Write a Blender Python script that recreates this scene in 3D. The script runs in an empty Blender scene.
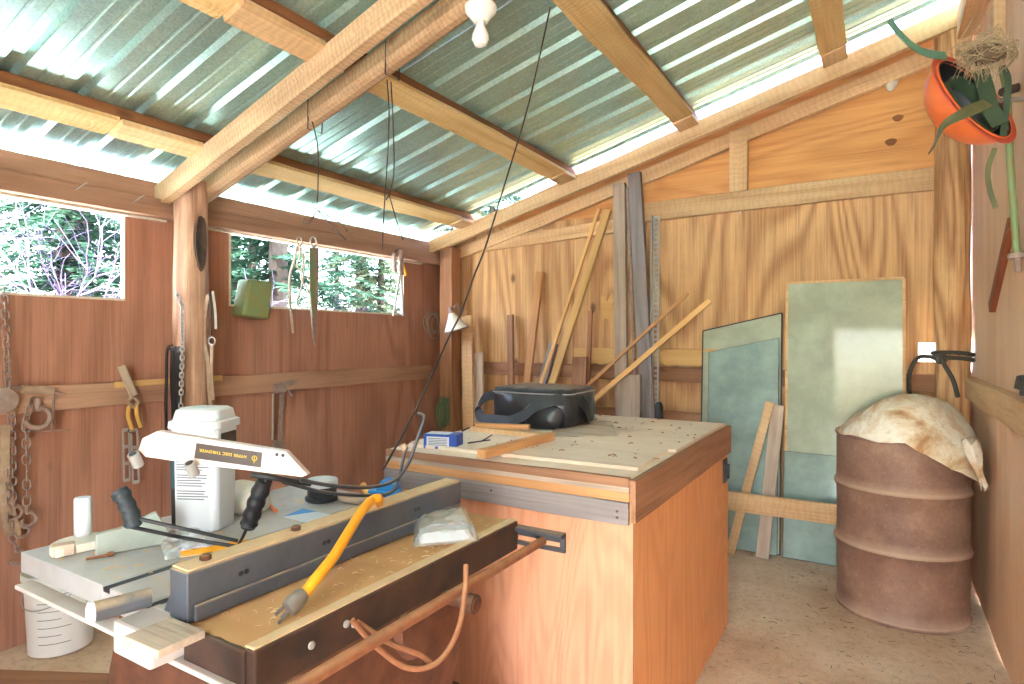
import bpy, bmesh, math, random
from mathutils import Vector, Matrix, noise
R = math.radians
rng = random.Random(7)
sc = bpy.context.scene
COL = sc.collection
V = Vector

# ------------------------------------------------------------------ camera
CAMZ, FPX, HY = 1.35, 610.0, 340.0
YAW = R(31.1)
Fv = V((-math.sin(YAW), math.cos(YAW), 0)); Rv = V((math.cos(YAW), math.sin(YAW), 0))
def ray(px, py): return Fv + Rv*((px-512)/FPX) + V((0, 0, (HY-py)/FPX))
O = V((0, 0, CAMZ))
def ony(px, py, y): d = ray(px, py); return O + d*(y/d.y)
def onx(px, py, x): d = ray(px, py); return O + d*(x/d.x)
def onz(px, py, z): d = ray(px, py); return O + d*((z-CAMZ)/d.z)
def atZ(px, py, Z): return O + ray(px, py)*Z
cam_d = bpy.data.cameras.new('camera'); cam = bpy.data.objects.new('camera', cam_d); COL.objects.link(cam)
cam.location = O; cam.rotation_euler = (R(90), 0, YAW)
cam_d.sensor_width = 36; cam_d.lens = FPX/1024*36; cam_d.shift_y = (HY-342)/1024
cam_d.clip_start = .02; cam_d.clip_end = 300
sc.camera = cam
sc.view_settings.view_transform = 'Standard'; sc.view_settings.look = 'None'
sc.view_settings.gamma = 1; sc.view_settings.use_curve_mapping = False
sc.view_settings.exposure = 2.85
sc.cycles.use_denoising = True
sc.cycles.max_bounces = 10; sc.cycles.diffuse_bounces = 5; sc.cycles.glossy_bounces = 4
sc.cycles.sample_clamp_indirect = 12

# ------------------------------------------------------------------ materials
def lin(c):
    return tuple((((v/255)+.055)/1.055)**2.4 if v/255 > .04045 else v/255/12.92 for v in c) + (1.0,)
class NT:
    def __init__(s, name):
        s.m = bpy.data.materials.new(name); s.m.use_nodes = True
        s.t = s.m.node_tree; s.b = s.t.nodes['Principled BSDF']
    def n(s, typ, **kw):
        x = s.t.nodes.new(typ)
        for k, v in kw.items():
            if k in x.inputs.keys(): x.inputs[k].default_value = v
            else: setattr(x, k, v)
        return x
    def l(s, a, b): s.t.links.new(a, b)
    def math(s, op, a, b=None):
        x = s.t.nodes.new('ShaderNodeMath'); x.operation = op
        for i, v in enumerate((a, b)):
            if v is None: continue
            if isinstance(v, (int, float)): x.inputs[i].default_value = v
            else: s.l(v, x.inputs[i])
        return x.outputs[0]
    def ramp(s, fac, stops):
        x = s.t.nodes.new('ShaderNodeValToRGB'); e = x.color_ramp.elements
        while len(e) < len(stops): e.new(.5)
        for i, (p, c) in enumerate(stops): e[i].position = p; e[i].color = c
        s.l(fac, x.inputs[0]); return x.outputs[0]
    def mix(s, fac, a, b, mode='MIX'):
        x = s.t.nodes.new('ShaderNodeMix'); x.data_type = 'RGBA'; x.blend_type = mode
        for i, v in ((0, fac), (6, a), (7, b)):
            if isinstance(v, (int, float, tuple)): x.inputs[i].default_value = v
            else: s.l(v, x.inputs[i])
        return x.outputs[2]
    def coords(s, scale=(1, 1, 1), rand=True):
        tc = s.n('ShaderNodeTexCoord'); mp = s.n('ShaderNodeMapping'); mp.inputs['Scale'].default_value = scale
        if rand:
            oi = s.n('ShaderNodeObjectInfo'); ad = s.n('ShaderNodeVectorMath', operation='ADD')
            mu = s.math('MULTIPLY', oi.outputs['Random'], 37.0)
            s.l(tc.outputs['Object'], ad.inputs[0]); s.l(mu, ad.inputs[1]); s.l(ad.outputs[0], mp.inputs[0])
            s.rand = oi.outputs['Random']
        else: s.l(tc.outputs['Object'], mp.inputs[0])
        return mp.outputs[0]
    def noise(s, vec, scale, detail=4, rough=.55, dist=0):
        x = s.n('ShaderNodeTexNoise'); x.inputs['Scale'].default_value = scale; x.inputs['Detail'].default_value = detail
        x.inputs['Roughness'].default_value = rough; x.inputs['Distortion'].default_value = dist
        s.l(vec, x.inputs['Vector']); return x.outputs['Fac']
    def bump(s, h, strength, dist=.01):
        x = s.n('ShaderNodeBump'); x.inputs['Strength'].default_value = strength; x.inputs['Distance'].default_value = dist
        s.l(h, x.inputs['Height']); s.l(x.outputs[0], s.b.inputs['Normal'])
BK, WH = (0, 0, 0, 1), (1, 1, 1, 1)

def wood(name, c1, c2, axis='X', rings=14, scale=3.0, rough=.72, stain=.25, stainc=(90, 70, 58), knots=True, saw=0, sawamt=.10, contrast=.6, spec=.25, rand=True):
    t = NT(name); k_ = .12 if rand else .2; g = {'X': (k_, 1, 1), 'Y': (1, k_, 1), 'Z': (1, 1, k_)}[axis]
    v = t.coords(g, rand)
    n1 = t.noise(v, scale, 2, .5, .3)
    s1 = t.math('SINE', t.math('MULTIPLY', n1, rings*6.283)); s1 = t.math('ADD', t.math('MULTIPLY', s1, .5), .5)
    s1 = t.math('POWER', s1, 1.6)
    g2 = tuple(x if x == 1 else .02 for x in g)
    v2 = t.coords(g2, rand); fib = t.noise(v2, 90, 3, .6)
    fac = t.math('ADD', t.math('MULTIPLY', s1, contrast*.6), t.math('MULTIPLY', t.math('SUBTRACT', fib, .33), contrast*1.5))
    col = t.ramp(fac, [(0.0, lin(c1)), (.95, lin(c2))])
    g4 = tuple(x if x == 1 else .05 for x in g)
    pores = t.ramp(t.noise(t.coords(g4, rand), 34, 4, .65), [(.56, BK), (.68, WH)])
    col = t.mix(t.math('MULTIPLY', pores, .38*contrast), col, lin(tuple(int(x*.55) for x in c2)))
    v3 = t.coords((1, 1, 1), rand)
    bl = t.noise(v3, 2.2, 5, .6)
    blf = t.ramp(bl, [(.35, BK), (.75, WH)])
    col = t.mix(t.math('MULTIPLY', blf, stain), col, lin(stainc))
    if rand:
        hv = t.n('ShaderNodeHueSaturation'); t.l(col, hv.inputs['Color'])
        t.l(t.math('ADD', t.math('MULTIPLY', t.rand, .3), .85), hv.inputs['Value']); col = hv.outputs[0]
    if knots:
        vo = t.n('ShaderNodeTexVoronoi'); vo.inputs['Scale'].default_value = 2.6
        gk = tuple(1 if x == 1 else .55 for x in g); t.l(t.coords(gk, rand), vo.inputs['Vector'])
        kf = t.ramp(vo.outputs['Distance'], [(.03, WH), (.075, BK)])
        col = t.mix(t.math('MULTIPLY', kf, .75), col, lin((70, 42, 26)))
    h = fac
    if saw:
        w = t.n('ShaderNodeTexWave'); w.inputs['Scale'].default_value = saw; w.inputs['Distortion'].default_value = 7; w.inputs['Detail Scale'].default_value = 1.6
        w.inputs['Detail'].default_value = 2; w.bands_direction = axis
        t.l(t.coords((1, 1, 1), False), w.inputs['Vector'])
        col = t.mix(t.math('MULTIPLY', w.outputs['Fac'], sawamt), col, lin((96, 66, 42)))
        h = t.math('ADD', fac, t.math('MULTIPLY', w.outputs['Fac'], .4))
    t.l(col, t.b.inputs['Base Color']); t.b.inputs['Roughness'].default_value = rough
    t.b.inputs['Specular IOR Level'].default_value = spec
    t.bump(h, .5, .005)
    return t.m

def plain(name, c, rough=.5, metal=0, c2=None, ns=20, amt=.5, bump=0, spec=.5, dust=0, dustc=(190, 160, 125)):
    t = NT(name); v = t.coords((1, 1, 1), False)
    n1 = t.noise(v, ns, 5, .6)
    col = t.mix(t.math('MULTIPLY', t.ramp(n1, [(.3, BK), (.72, WH)]), amt), lin(c), lin(c2 or tuple(int(x*.7) for x in c)))
    if dust:
        ge = t.n('ShaderNodeNewGeometry'); sx = t.n('ShaderNodeSeparateXYZ'); t.l(ge.outputs['Normal'], sx.inputs[0])
        up = t.ramp(sx.outputs['Z'], [(.2, BK), (.9, WH)])
        n2 = t.noise(v, 9, 5, .7)
        f = t.math('MULTIPLY', t.math('ADD', t.math('MULTIPLY', up, .85), .02), t.ramp(n2, [(.28, BK), (.6, WH)]))
        col = t.mix(t.math('MULTIPLY', f, dust), col, lin(dustc))
    t.l(col, t.b.inputs['Base Color']); t.b.inputs['Metallic'].default_value = metal
    t.b.inputs['Specular IOR Level'].default_value = spec
    t.l(t.math('ADD', t.math('MULTIPLY', n1, .2), rough-.1), t.b.inputs['Roughness'])
    if bump: t.bump(n1, bump, .004)
    return t.m

M = {}
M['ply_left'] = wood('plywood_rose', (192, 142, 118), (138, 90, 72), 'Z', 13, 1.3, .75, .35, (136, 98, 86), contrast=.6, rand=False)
M['ply_back'] = wood('plywood_tan', (232, 188, 136), (156, 104, 64), 'Z', 20, 1.2, .7, .34, (136, 96, 68), contrast=.72, rand=False)
M['ply_gable'] = wood('plywood_amber', (226, 166, 104), (190, 122, 66), 'X', 15, 1.7, .65, .12, (150, 96, 62), contrast=.6, rand=False)
M['ply_right'] = wood('plywood_peach', (234, 200, 168), (208, 164, 128), 'Z', 8, 1.1, .75, .15, (150, 110, 84), knots=False, contrast=.5, rand=False)
M['ply_box'] = wood('siding_orange', (240, 172, 118), (214, 140, 90), 'Z', 18, 2.4, .6, .14, (150, 92, 66), knots=False, contrast=.42, rand=False)
M['ply_box_face'] = wood('siding_salmon', (226, 166, 132), (200, 134, 102), 'Z', 26, 3.4, .65, .1, (150, 92, 70), knots=False, contrast=.5, rand=False)
M['top'] = wood('pale_board', (238, 220, 200), (214, 190, 168), 'X', 5, 2.0, .75, .4, (180, 150, 126), knots=False, contrast=.4, rand=False)
M['lumber'] = wood('sawn_lumber', (232, 196, 150), (196, 148, 102), 'X', 5, 3.5, .75, .22, (120, 84, 56), saw=9, contrast=.6)
M['lumber_old'] = wood('weathered_beam', (216, 184, 146), (172, 134, 98), 'X', 6, 3.5, .78, .3, (112, 80, 64), saw=14, sawamt=.24, contrast=.6)
M['purlin'] = wood('purlin_lumber', (232, 202, 146), (198, 156, 98), 'X', 5, 3.5, .75, .22, (134, 92, 50), saw=12, contrast=.6)
M['purlin_dark'] = wood('purlin_dark', (150, 96, 60), (104, 64, 40), 'X', 5, 3.5, .75, .3, (80, 54, 38), contrast=.6)
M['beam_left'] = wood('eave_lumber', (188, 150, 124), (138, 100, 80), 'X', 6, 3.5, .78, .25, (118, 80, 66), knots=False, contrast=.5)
M['clean'] = wood('clean_stick', (232, 190, 128), (206, 154, 92), 'X', 4, 4, .65, .08, knots=False, contrast=.5)
M['brown'] = wood('brown_board', (182, 134, 102), (134, 94, 70), 'X', 6, 4, .75, .3, (90, 66, 54), contrast=.6)
M['grey'] = wood('grey_board', (204, 184, 164), (156, 136, 120), 'X', 7, 4, .8, .35, (100, 88, 80), contrast=.6)
M['greywood'] = wood('silver_board', (170, 160, 158), (116, 108, 108), 'X', 7, 4, .8, .3, (96, 88, 88), contrast=.6)
M['redwood'] = wood('red_stick', (150, 82, 54), (108, 54, 36), 'X', 5, 4, .6, .1, knots=False)
M['orange_strip'] = wood('orange_strip', (220, 166, 114), (182, 124, 78), 'X', 5, 4, .6, .1, knots=False)
M['log'] = wood('peeled_log', (236, 192, 138), (160, 104, 62), 'Z', 9, 4.2, .55, .4, (110, 70, 44), contrast=.85, spec=.35)
M['log_left'] = wood('weathered_log', (222, 184, 154), (150, 104, 80), 'Z', 9, 4.2, .65, .45, (118, 84, 70), contrast=.85)
M['steel'] = plain('dark_steel', (74, 76, 84), .45, .35, (48, 46, 48), 14, .7, .15, dust=.75)
M['gunmetal'] = plain('blue_grey_steel', (80, 86, 96), .5, .1, (56, 58, 64), 18, .6, .1, dust=.85, dustc=(206, 178, 140))
M['saw_top'] = plain('pale_cast_table', (186, 188, 192), .42, .25, (150, 144, 138), 7, .7, .1, dust=.5, dustc=(206, 190, 172))
M['dusty'] = plain('dusty_cast_bed', (206, 158, 110), .85, 0, (158, 112, 74), 9, .75, .5, spec=.2, dust=.55, dustc=(200, 160, 112))
M['rust'] = plain('rusty_sheet', (112, 70, 52), .8, .1, (70, 46, 38), 16, .8, .3, spec=.3, dust=.4)
M['rustpipe'] = plain('dusty_pipe', (150, 98, 68), .75, .1, (106, 66, 46), 30, .7, .2, spec=.3, dust=.6, dustc=(200, 152, 112))
M['dust_tan'] = plain('tan_dust', (212, 184, 148), .85, 0, (188, 154, 116), 22, .6, .2, spec=.15)
M['apron'] = plain('grimy_steel', (44, 37, 36), .6, .1, (96, 66, 50), 12, .6, .2, spec=.3, dust=.2)
M['plug_grey'] = plain('grey_plug', (128, 120, 112), .4, .1, (92, 86, 80), 30, .6)
M['iron'] = plain('old_iron', (166, 144, 134), .7, .1, (122, 102, 94), 30, .7, .2)
M['zinc'] = plain('zinc_steel', (186, 184, 180), .42, .35, (146, 144, 142), 30, .5)
M['wire'] = plain('dark_wire', (64, 58, 56), .55, .3)
M['cream'] = plain('cream_paint', (226, 220, 206), .5, 0, (190, 180, 160), 12, .5, dust=.4, dustc=(196, 178, 150))
M['white'] = plain('white_plastic', (218, 222, 228), .35, 0, (204, 208, 214), 8, .5)
M['offwhite'] = plain('off_white_paint', (196, 190, 188), .5, 0, (168, 158, 150), 10, .6, dust=.4)
M['pinkwhite'] = plain('pinkish_plastic', (206, 190, 184), .35, 0, (196, 178, 172), 4, .4)
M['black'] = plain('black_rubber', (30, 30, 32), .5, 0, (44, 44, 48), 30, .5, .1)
M['vinyl'] = plain('black_vinyl', (26, 28, 32), .36, 0, (54, 56, 62), 14, .6, .25, dust=.35, dustc=(150, 150, 150))
M['grip'] = plain('dark_foam_grip', (46, 56, 62), .6, 0, (34, 40, 46), 40, .6, .2)
M['bluegrey'] = plain('miter_casting', (164, 172, 162), .5, .05, (130, 136, 128), 16, .5, dust=.4)
M['yellow'] = plain('yellow_rubber', (240, 168, 30), .45, 0, (220, 140, 24), 12, .5)
M['dull_yellow'] = plain('dusty_yellow_grip', (222, 176, 84), .6, 0, (186, 140, 76), 14, .6)
M['blue'] = plain('blue_card', (44, 84, 176), .45, 0, (30, 62, 150), 18, .4)
M['skyblue'] = plain('bright_blue_plastic', (40, 140, 214), .4, 0, (30, 110, 186), 18, .4)
M['paper'] = plain('printed_paper', (208, 214, 222), .55, 0, (206, 208, 214), 8, .4)
M['ink'] = plain('grey_print', (120, 120, 128), .6)
M['darkbrown'] = plain('dark_brown_label', (62, 46, 36), .45)
M['gold'] = plain('yellow_print', (222, 186, 50), .5)
M['teal'] = plain('teal_band', (40, 74, 84), .5)
M['orange'] = plain('orange_plastic', (232, 120, 60), .38, 0, (206, 84, 44), 10, .7, .05, dust=.3)
M['red'] = plain('red_brim', (206, 86, 60), .38, 0, (176, 60, 42), 20, .5)
M['green_strap'] = plain('green_strap', (66, 86, 62), .45, 0, (48, 64, 50), 20, .5)
M['tealhose'] = plain('pale_green_strap', (98, 140, 116), .45, 0, (70, 104, 88), 30, .5)
M['olive'] = plain('olive_strap', (108, 108, 68), .5, 0, (72, 80, 50), 18, .7)
M['greentin'] = plain('chipped_green_tin', (120, 150, 108), .5, .1, (150, 130, 60), 13, .7, .1)
M['straw'] = plain('dry_straw', (190, 168, 132), .8, 0, (110, 92, 70), 40, .7)
M['strawdark'] = plain('dark_twigs', (120, 98, 76), .85, 0, (70, 58, 48), 40, .7)
M['rope'] = plain('old_rope', (176, 162, 142), .85, 0, (132, 116, 98), 60, .6, .3)
M['darkrope'] = plain('dark_rope', (78, 70, 62), .85, 0, (50, 46, 42), 60, .6, .3)
M['leather'] = plain('worn_leather', (188, 164, 138), .7, 0, (138, 108, 86), 24, .7, .2)
M['twine'] = plain('green_twine', (96, 122, 92), .8, 0, (66, 90, 66), 30, .5)
M['ceramic'] = plain('white_porcelain', (238, 236, 228), .25, 0, (222, 220, 210), 6, .3)
M['nest_paper'] = plain('grey_wasp_paper', (214, 206, 190), .85, 0, (176, 164, 146), 40, .6, .3)
M['translucent_white'] = plain('milky_plastic', (232, 232, 230), .45, 0, (214, 212, 208), 5, .5)
M['bark'] = plain('grey_bark', (84, 70, 62), .9, 0, (56, 46, 42), 20, .7, .4)
M['twig'] = plain('lavender_twig', (104, 90, 118), .9, 0, (76, 64, 86), 20, .6)

def drum_mat():
    t = NT('dusty_brown_drum'); v = t.coords((1, 1, 1), False)
    n1 = t.noise(v, 5, 7, .7); n2 = t.noise(v, 95, 4, .6)
    col = t.ramp(n1, [(.3, lin((116, 84, 72))), (.55, lin((144, 110, 92))), (.75, lin((174, 142, 118)))])
    sp = t.ramp(n2, [(.58, BK), (.72, WH)])
    col = t.mix(t.math('MULTIPLY', sp, .4), col, lin((186, 160, 136)))
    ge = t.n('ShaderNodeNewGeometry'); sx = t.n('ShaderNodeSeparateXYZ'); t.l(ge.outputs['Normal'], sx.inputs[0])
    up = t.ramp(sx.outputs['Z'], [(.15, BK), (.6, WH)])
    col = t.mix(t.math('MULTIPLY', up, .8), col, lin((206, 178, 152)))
    t.l(col, t.b.inputs['Base Color']); t.b.inputs['Roughness'].default_value = .6
    t.bump(n2, .15, .003); return t.m
M['drum'] = drum_mat()
def sack_mat():
    t = NT('stained_sack_cloth'); v = t.coords((1, 1, 1), False)
    n1 = t.noise(v, 5.5, 5, .6, .6); n2 = t.noise(v, 40, 4, .6)
    col = t.ramp(n1, [(.46, lin((230, 222, 204))), (.56, lin((210, 186, 150))), (.66, lin((176, 132, 90)))])
    col = t.mix(t.math('MULTIPLY', t.ramp(n2, [(.55, BK), (.7, WH)]), .35), col, lin((150, 120, 92)))
    t.l(col, t.b.inputs['Base Color']); t.b.inputs['Roughness'].default_value = .75
    t.bump(t.math('ADD', n2, t.noise(v, 14, 4, .6)), .5, .01); return t.m
M['sack'] = sack_mat()
def floor_mat():
    t = NT('dusty_dirt_floor'); v = t.coords((1, 1, 1), False)
    n1 = t.noise(v, 1.6, 7, .62); n2 = t.noise(v, 30, 5, .65); n3 = t.noise(v, 110, 3, .6)
    col = t.ramp(n1, [(.3, lin((188, 154, 124))), (.5, lin((216, 190, 162))), (.7, lin((232, 214, 192)))])
    col = t.mix(t.math('MULTIPLY', t.ramp(n2, [(.5, BK), (.75, WH)]), .4), col, lin((146, 112, 84)))
    col = t.mix(t.math('MULTIPLY', t.ramp(n3, [(.62, BK), (.72, WH)]), .55), col, lin((92, 72, 56)))
    t.l(col, t.b.inputs['Base Color']); t.b.inputs['Roughness'].default_value = .9
    t.b.inputs['Specular IOR Level'].default_value = .15
    t.bump(t.math('ADD', n2, n3), .5, .008); return t.m
M['floor'] = floor_mat()
def roof_mat():
    t = NT('galvanised_sheet'); v = t.coords((1, 1, 1), False)
    vo = t.n('ShaderNodeTexVoronoi'); vo.inputs['Scale'].default_value = 130; t.l(v, vo.inputs['Vector'])
    sep = t.n('ShaderNodeSeparateColor'); t.l(vo.outputs['Color'], sep.inputs[0])
    n1 = t.noise(v, 3, 4, .6)
    col = t.ramp(sep.outputs[0], [(0, lin((172, 218, 214))), (1, lin((202, 240, 236)))])
    col = t.mix(t.math('MULTIPLY', t.ramp(n1, [(.4, BK), (.8, WH)]), .3), col, lin((150, 150, 158)))
    t.l(col, t.b.inputs['Base Color']); t.b.inputs['Metallic'].default_value = .78
    t.l(t.math('ADD', t.math('MULTIPLY', sep.outputs[1], .03), .31), t.b.inputs['Roughness']); return t.m
M['roof'] = roof_mat()
def glass_mat(name, c, diff):
    t = NT(name); v = t.coords((1, 1, 1), False)
    t.b.inputs['Base Color'].default_value = lin(c); t.b.inputs['Roughness'].default_value = .06
    t.b.inputs['Transmission Weight'].default_value = 1.0; t.b.inputs['IOR'].default_value = 1.45
    d = t.n('ShaderNodeBsdfDiffuse'); d.inputs['Color'].default_value = lin(c)
    mx = t.n('ShaderNodeMixShader'); n1 = t.noise(v, 4, 6, .65)
    t.l(t.math('ADD', t.math('MULTIPLY', t.ramp(n1, [(.4, BK), (.75, WH)]), .25), diff), mx.inputs[0])
    out = t.t.nodes['Material Output']; t.l(t.b.outputs[0], mx.inputs[1]); t.l(d.outputs[0], mx.inputs[2]); t.l(mx.outputs[0], out.inputs[0])
    return t.m
M['pane'] = glass_mat('dusty_green_glass', (212, 222, 198), .5)
M['pane2'] = glass_mat('dusty_teal_glass', (196, 220, 212), .4)
def plastic_bag_mat():
    t = NT('clear_poly_bag')
    t.b.inputs['Base Color'].default_value = lin((232, 232, 230)); t.b.inputs['Roughness'].default_value = .18
    t.b.inputs['Transmission Weight'].default_value = .6
    t.b.inputs['Alpha'].default_value = .62
    return t.m
M['poly'] = plastic_bag_mat()
def leaf_mat(name, c1, c2):
    t = NT(name); v = t.coords((1, 1, 1), True); n1 = t.noise(v, 3.0, 4, .6)
    col = t.ramp(n1, [(.35, lin(c1)), (.7, lin(c2))])
    d = t.n('ShaderNodeBsdfDiffuse'); tr = t.n('ShaderNodeBsdfTranslucent'); mx = t.n('ShaderNodeMixShader'); mx.inputs[0].default_value = .35
    t.l(col, d.inputs[0]); t.l(col, tr.inputs[0]); t.l(d.outputs[0], mx.inputs[1]); t.l(tr.outputs[0], mx.inputs[2])
    t.l(mx.outputs[0], t.t.nodes['Material Output'].inputs[0]); return t.m
M['needle'] = leaf_mat('dark_needles', (40, 68, 56), (84, 108, 86))
M['needle2'] = leaf_mat('pale_needles', (78, 98, 70), (150, 154, 126))
M['ground'] = plain('sunlit_ground', (228, 228, 220), .95, 0, (196, 200, 184), 3, .6, .2, spec=.1)

# ------------------------------------------------------------------ mesh builder
class MB:
    def __init__(s): s.bm = bmesh.new()
    def box(s, a, b, mat=None):
        a, b = V(a), V(b); vs = []
        for z in (a.z, b.z):
            for x, y in ((a.x, a.y), (b.x, a.y), (b.x, b.y), (a.x, b.y)):
                p = V((x, y, z)); vs.append(s.bm.verts.new(mat @ p if mat else p))
        for f in ((3, 2, 1, 0), (4, 5, 6, 7), (0, 1, 5, 4), (1, 2, 6, 5), (2, 3, 7, 6), (3, 0, 4, 7)):
            s.bm.faces.new([vs[i] for i in f])
        return s
    def loops(s, rings, closed=True, cap=True):
        rr = [[s.bm.verts.new(p) for p in r] for r in rings]
        for a, b in zip(rr, rr[1:]):
            n = len(a)
            for i in range(n if closed else n-1):
                j = (i+1) % n; s.bm.faces.new((a[i], a[j], b[j], b[i]))
        if cap and closed:
            s.bm.faces.new(rr[0][::-1]); s.bm.faces.new(rr[-1])
        return rr
    def tube(s, pts, r, seg=8, closed=False, flat=1.0, up=None):
        pts = [V(p) for p in pts]; n = len(pts); rings = []
        prev = None
        for i, p in enumerate(pts):
            if closed: d = pts[(i+1) % n]-pts[i-1]
            else: d = pts[min(i+1, n-1)]-pts[max(i-1, 0)]
            if d.length < 1e-9: d = V((0, 0, 1))
            d.normalize()
            if prev is None:
                u = V(up) if up else (V((0, 0, 1)) if abs(d.z) < .9 else V((1, 0, 0)))
            else: u = prev
            u = u - d*u.dot(d)
            if u.length < 1e-6: u = d.orthogonal()
            u.normalize(); w = d.cross(u); prev = u
            rad = r[i] if isinstance(r, (list, tuple)) else r
            rings.append([p + (u*math.cos(2*math.pi*k/seg) + w*math.sin(2*math.pi*k/seg)*flat)*rad for k in range(seg)])
        if closed: s.loops(rings+[rings[0]], True, False)
        else: s.loops(rings)
        return s
    def lathe(s, prof, c=(0, 0, 0), seg=40, mat=None, cap=True):
        c = V(c); rings = []
        for r, z in prof:
            rings.append([(mat @ V((r*math.cos(2*math.pi*k/seg), r*math.sin(2*math.pi*k/seg), z)) if mat else V((r*math.cos(2*math.pi*k/seg), r*math.sin(2*math.pi*k/seg), z))) + c for k in range(seg)])
        s.loops(rings, True, cap); return s
    def prism(s, poly, d):
        """poly: list of 3-D points, extruded by vector d"""
        poly = [V(p) for p in poly]; d = V(d)
        a = [s.bm.verts.new(p) for p in poly]; b = [s.bm.verts.new(p+d) for p in poly]; n = len(poly)
        s.bm.faces.new(a[::-1]); s.bm.faces.new(b)
        for i in range(n): j = (i+1) % n; s.bm.faces.new((a[i], a[j], b[j], b[i]))
        return s
    def strip(s, pts, wdir, w, t=.003):
        """flat ribbon with thickness along pts, width along wdir"""
        pts = [V(p) for p in pts]; rings = []
        for i, p in enumerate(pts):
            d = (pts[min(i+1, len(pts)-1)]-pts[max(i-1, 0)]).normalized()
            wd = V(wdir[i] if isinstance(wdir, list) else wdir); wd = (wd-d*wd.dot(d)).normalized(); nn = d.cross(wd)
            ww = w[i] if isinstance(w, list) else w
            rings.append([p+wd*ww/2+nn*t/2, p-wd*ww/2+nn*t/2, p-wd*ww/2-nn*t/2, p+wd*ww/2-nn*t/2])
        s.loops(rings); return s
WLOC = {}
def finish(o, smooth, bevel, seg=2):
    if smooth:
        o.data.polygons.foreach_set('use_smooth', [True]*len(o.data.polygons))
        o.data.set_sharp_from_angle(angle=R(38))
    if bevel:
        m = o.modifiers.new('edge', 'BEVEL'); m.width = bevel; m.segments = seg; m.limit_method = 'ANGLE'; m.angle_limit = R(40)
def link(name, mb, mat, parent=None, smooth=False, bevel=0, origin=None, mats=None):
    bm = mb.bm; bmesh.ops.recalc_face_normals(bm, faces=bm.faces)
    me = bpy.data.meshes.new(name)
    xs = [v.co for v in bm.verts]
    if origin is None:
        lo = V((min(c.x for c in xs), min(c.y for c in xs), min(c.z for c in xs))); hi = V((max(c.x for c in xs), max(c.y for c in xs), max(c.z for c in xs)))
        c = (lo+hi)/2
        if parent is None: c.z = lo.z
    else: c = V(origin)
    bmesh.ops.translate(bm, verts=bm.verts, vec=-c)
    bm.to_mesh(me); bm.free()
    for mm in (mats or [mat]): me.materials.append(M[mm])
    o = bpy.data.objects.new(name, me); COL.objects.link(o)
    if parent: o.parent = parent; o.location = c-WLOC[parent]
    else: o.location = c
    WLOC[o] = c
    finish(o, smooth, bevel); return o
def tag(o, label=None, cat=None, group=None, kind=None):
    if label: o['label'] = label
    if cat: o['category'] = cat
    if group: o['group'] = group
    if kind: o['kind'] = kind
    return o
def thing(name, loc, label, cat, group=None):
    o = bpy.data.objects.new(name, None); COL.objects.link(o); o.location = loc; o.empty_display_size = .05
    WLOC[o] = V(loc); return tag(o, label, cat, group)
def struct(o, label=None): return tag(o, label, None, None, 'structure')

def board(name, p0, p1, w, t, face, mat, parent=None, bevel=.003, wob=0, nseg=1, taper=None):
    """plank from p0 to p1 (centre line); w across, t thick; face = hint of the thickness direction. Local X = grain."""
    p0, p1 = V(p0), V(p1); x = p1-p0; L = x.length; x.normalize()
    z = V(face); z = (z-x*z.dot(x)).normalized(); y = z.cross(x)
    mb = MB(); rings = []
    sd = rng.random()*50
    n = max(nseg, 1)
    for i in range(n+1):
        u = -L/2+L*i/n; ww = w/2; k = 0
        if wob:
            ww += wob*noise.noise(V((u*4, sd, 0))); k = wob*noise.noise(V((u*1.6, sd, 9)))
        rings.append([V((u, -ww+k, -t/2)), V((u, ww+k+(wob*noise.noise(V((u*3, sd, 5))) if wob else 0), -t/2)), V((u, ww+k, t/2)), V((u, -ww+k, t/2))])
    mb.loops(rings); bm = mb.bm
    bmesh.ops.recalc_face_normals(bm, faces=bm.faces)
    me = bpy.data.meshes.new(name); bm.to_mesh(me); bm.free(); me.materials.append(M[mat])
    o = bpy.data.objects.new(name, me); COL.objects.link(o)
    c = (p0+p1)/2; m3 = Matrix((x, y, z)).transposed()
    o.rotation_euler = m3.to_euler()
    if parent: o.parent = parent; o.location = c-WLOC[parent]
    else: o.location = c
    WLOC[o] = c
    finish(o, False, bevel); return o
def curve_pts(ctrl, n=8):
    """Catmull-Rom through control points"""
    P = [V(c) for c in ctrl]; P = [P[0]*2-P[1]]+P+[P[-1]*2-P[-2]]; out = []
    for i in range(1, len(P)-2):
        a, b, c, d = P[i-1:i+3]
        for k in range(n):
            t = k/n; out.append(.5*((2*b)+(c-a)*t+(2*a-5*b+4*c-d)*t*t+(3*b-a-3*c+d)*t**3))
    out.append(P[-2]); return out
def ringpts(c, r, nrm, n=20, a0=0, a1=360, sx=1, sy=1, u=None):
    nrm = V(nrm).normalized(); u = V(u).normalized() if u else nrm.orthogonal().normalized(); w = nrm.cross(u)
    m = n if a1-a0 >= 360 else n+1
    return [V(c)+u*(r*sx*math.cos(R(a0+(a1-a0)*k/n)))+w*(r*sy*math.sin(R(a0+(a1-a0)*k/n))) for k in range(m)]

# ================================================================== SETTING
XL, XR, YB, YF = -3.26, .44, 4.27, -1.5
RS = .267
def zr(x): return 3.049+RS*x              # top of the rafters
# floor
mb = MB(); NX, NY = 60, 90
g = [[mb.bm.verts.new((XL-.02+(XR-XL+.04)*i/NX, YF+(YB+.05-YF)*j/NY, .006*noise.noise(V((i*.3, j*.3, 0)))-.004)) for j in range(NY+1)] for i in range(NX+1)]
for i in range(NX):
    for j in range(NY): mb.bm.faces.new((g[i][j], g[i+1][j], g[i+1][j+1], g[i][j+1]))
struct(link('floor', mb, 'floor', smooth=True, origin=(0, 0, 0)))
mb = MB(); mb.box((-60, -40, -.3), (40, 60, -.03)); struct(link('ground', mb, 'ground', origin=(0, 0, 0)))

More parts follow.
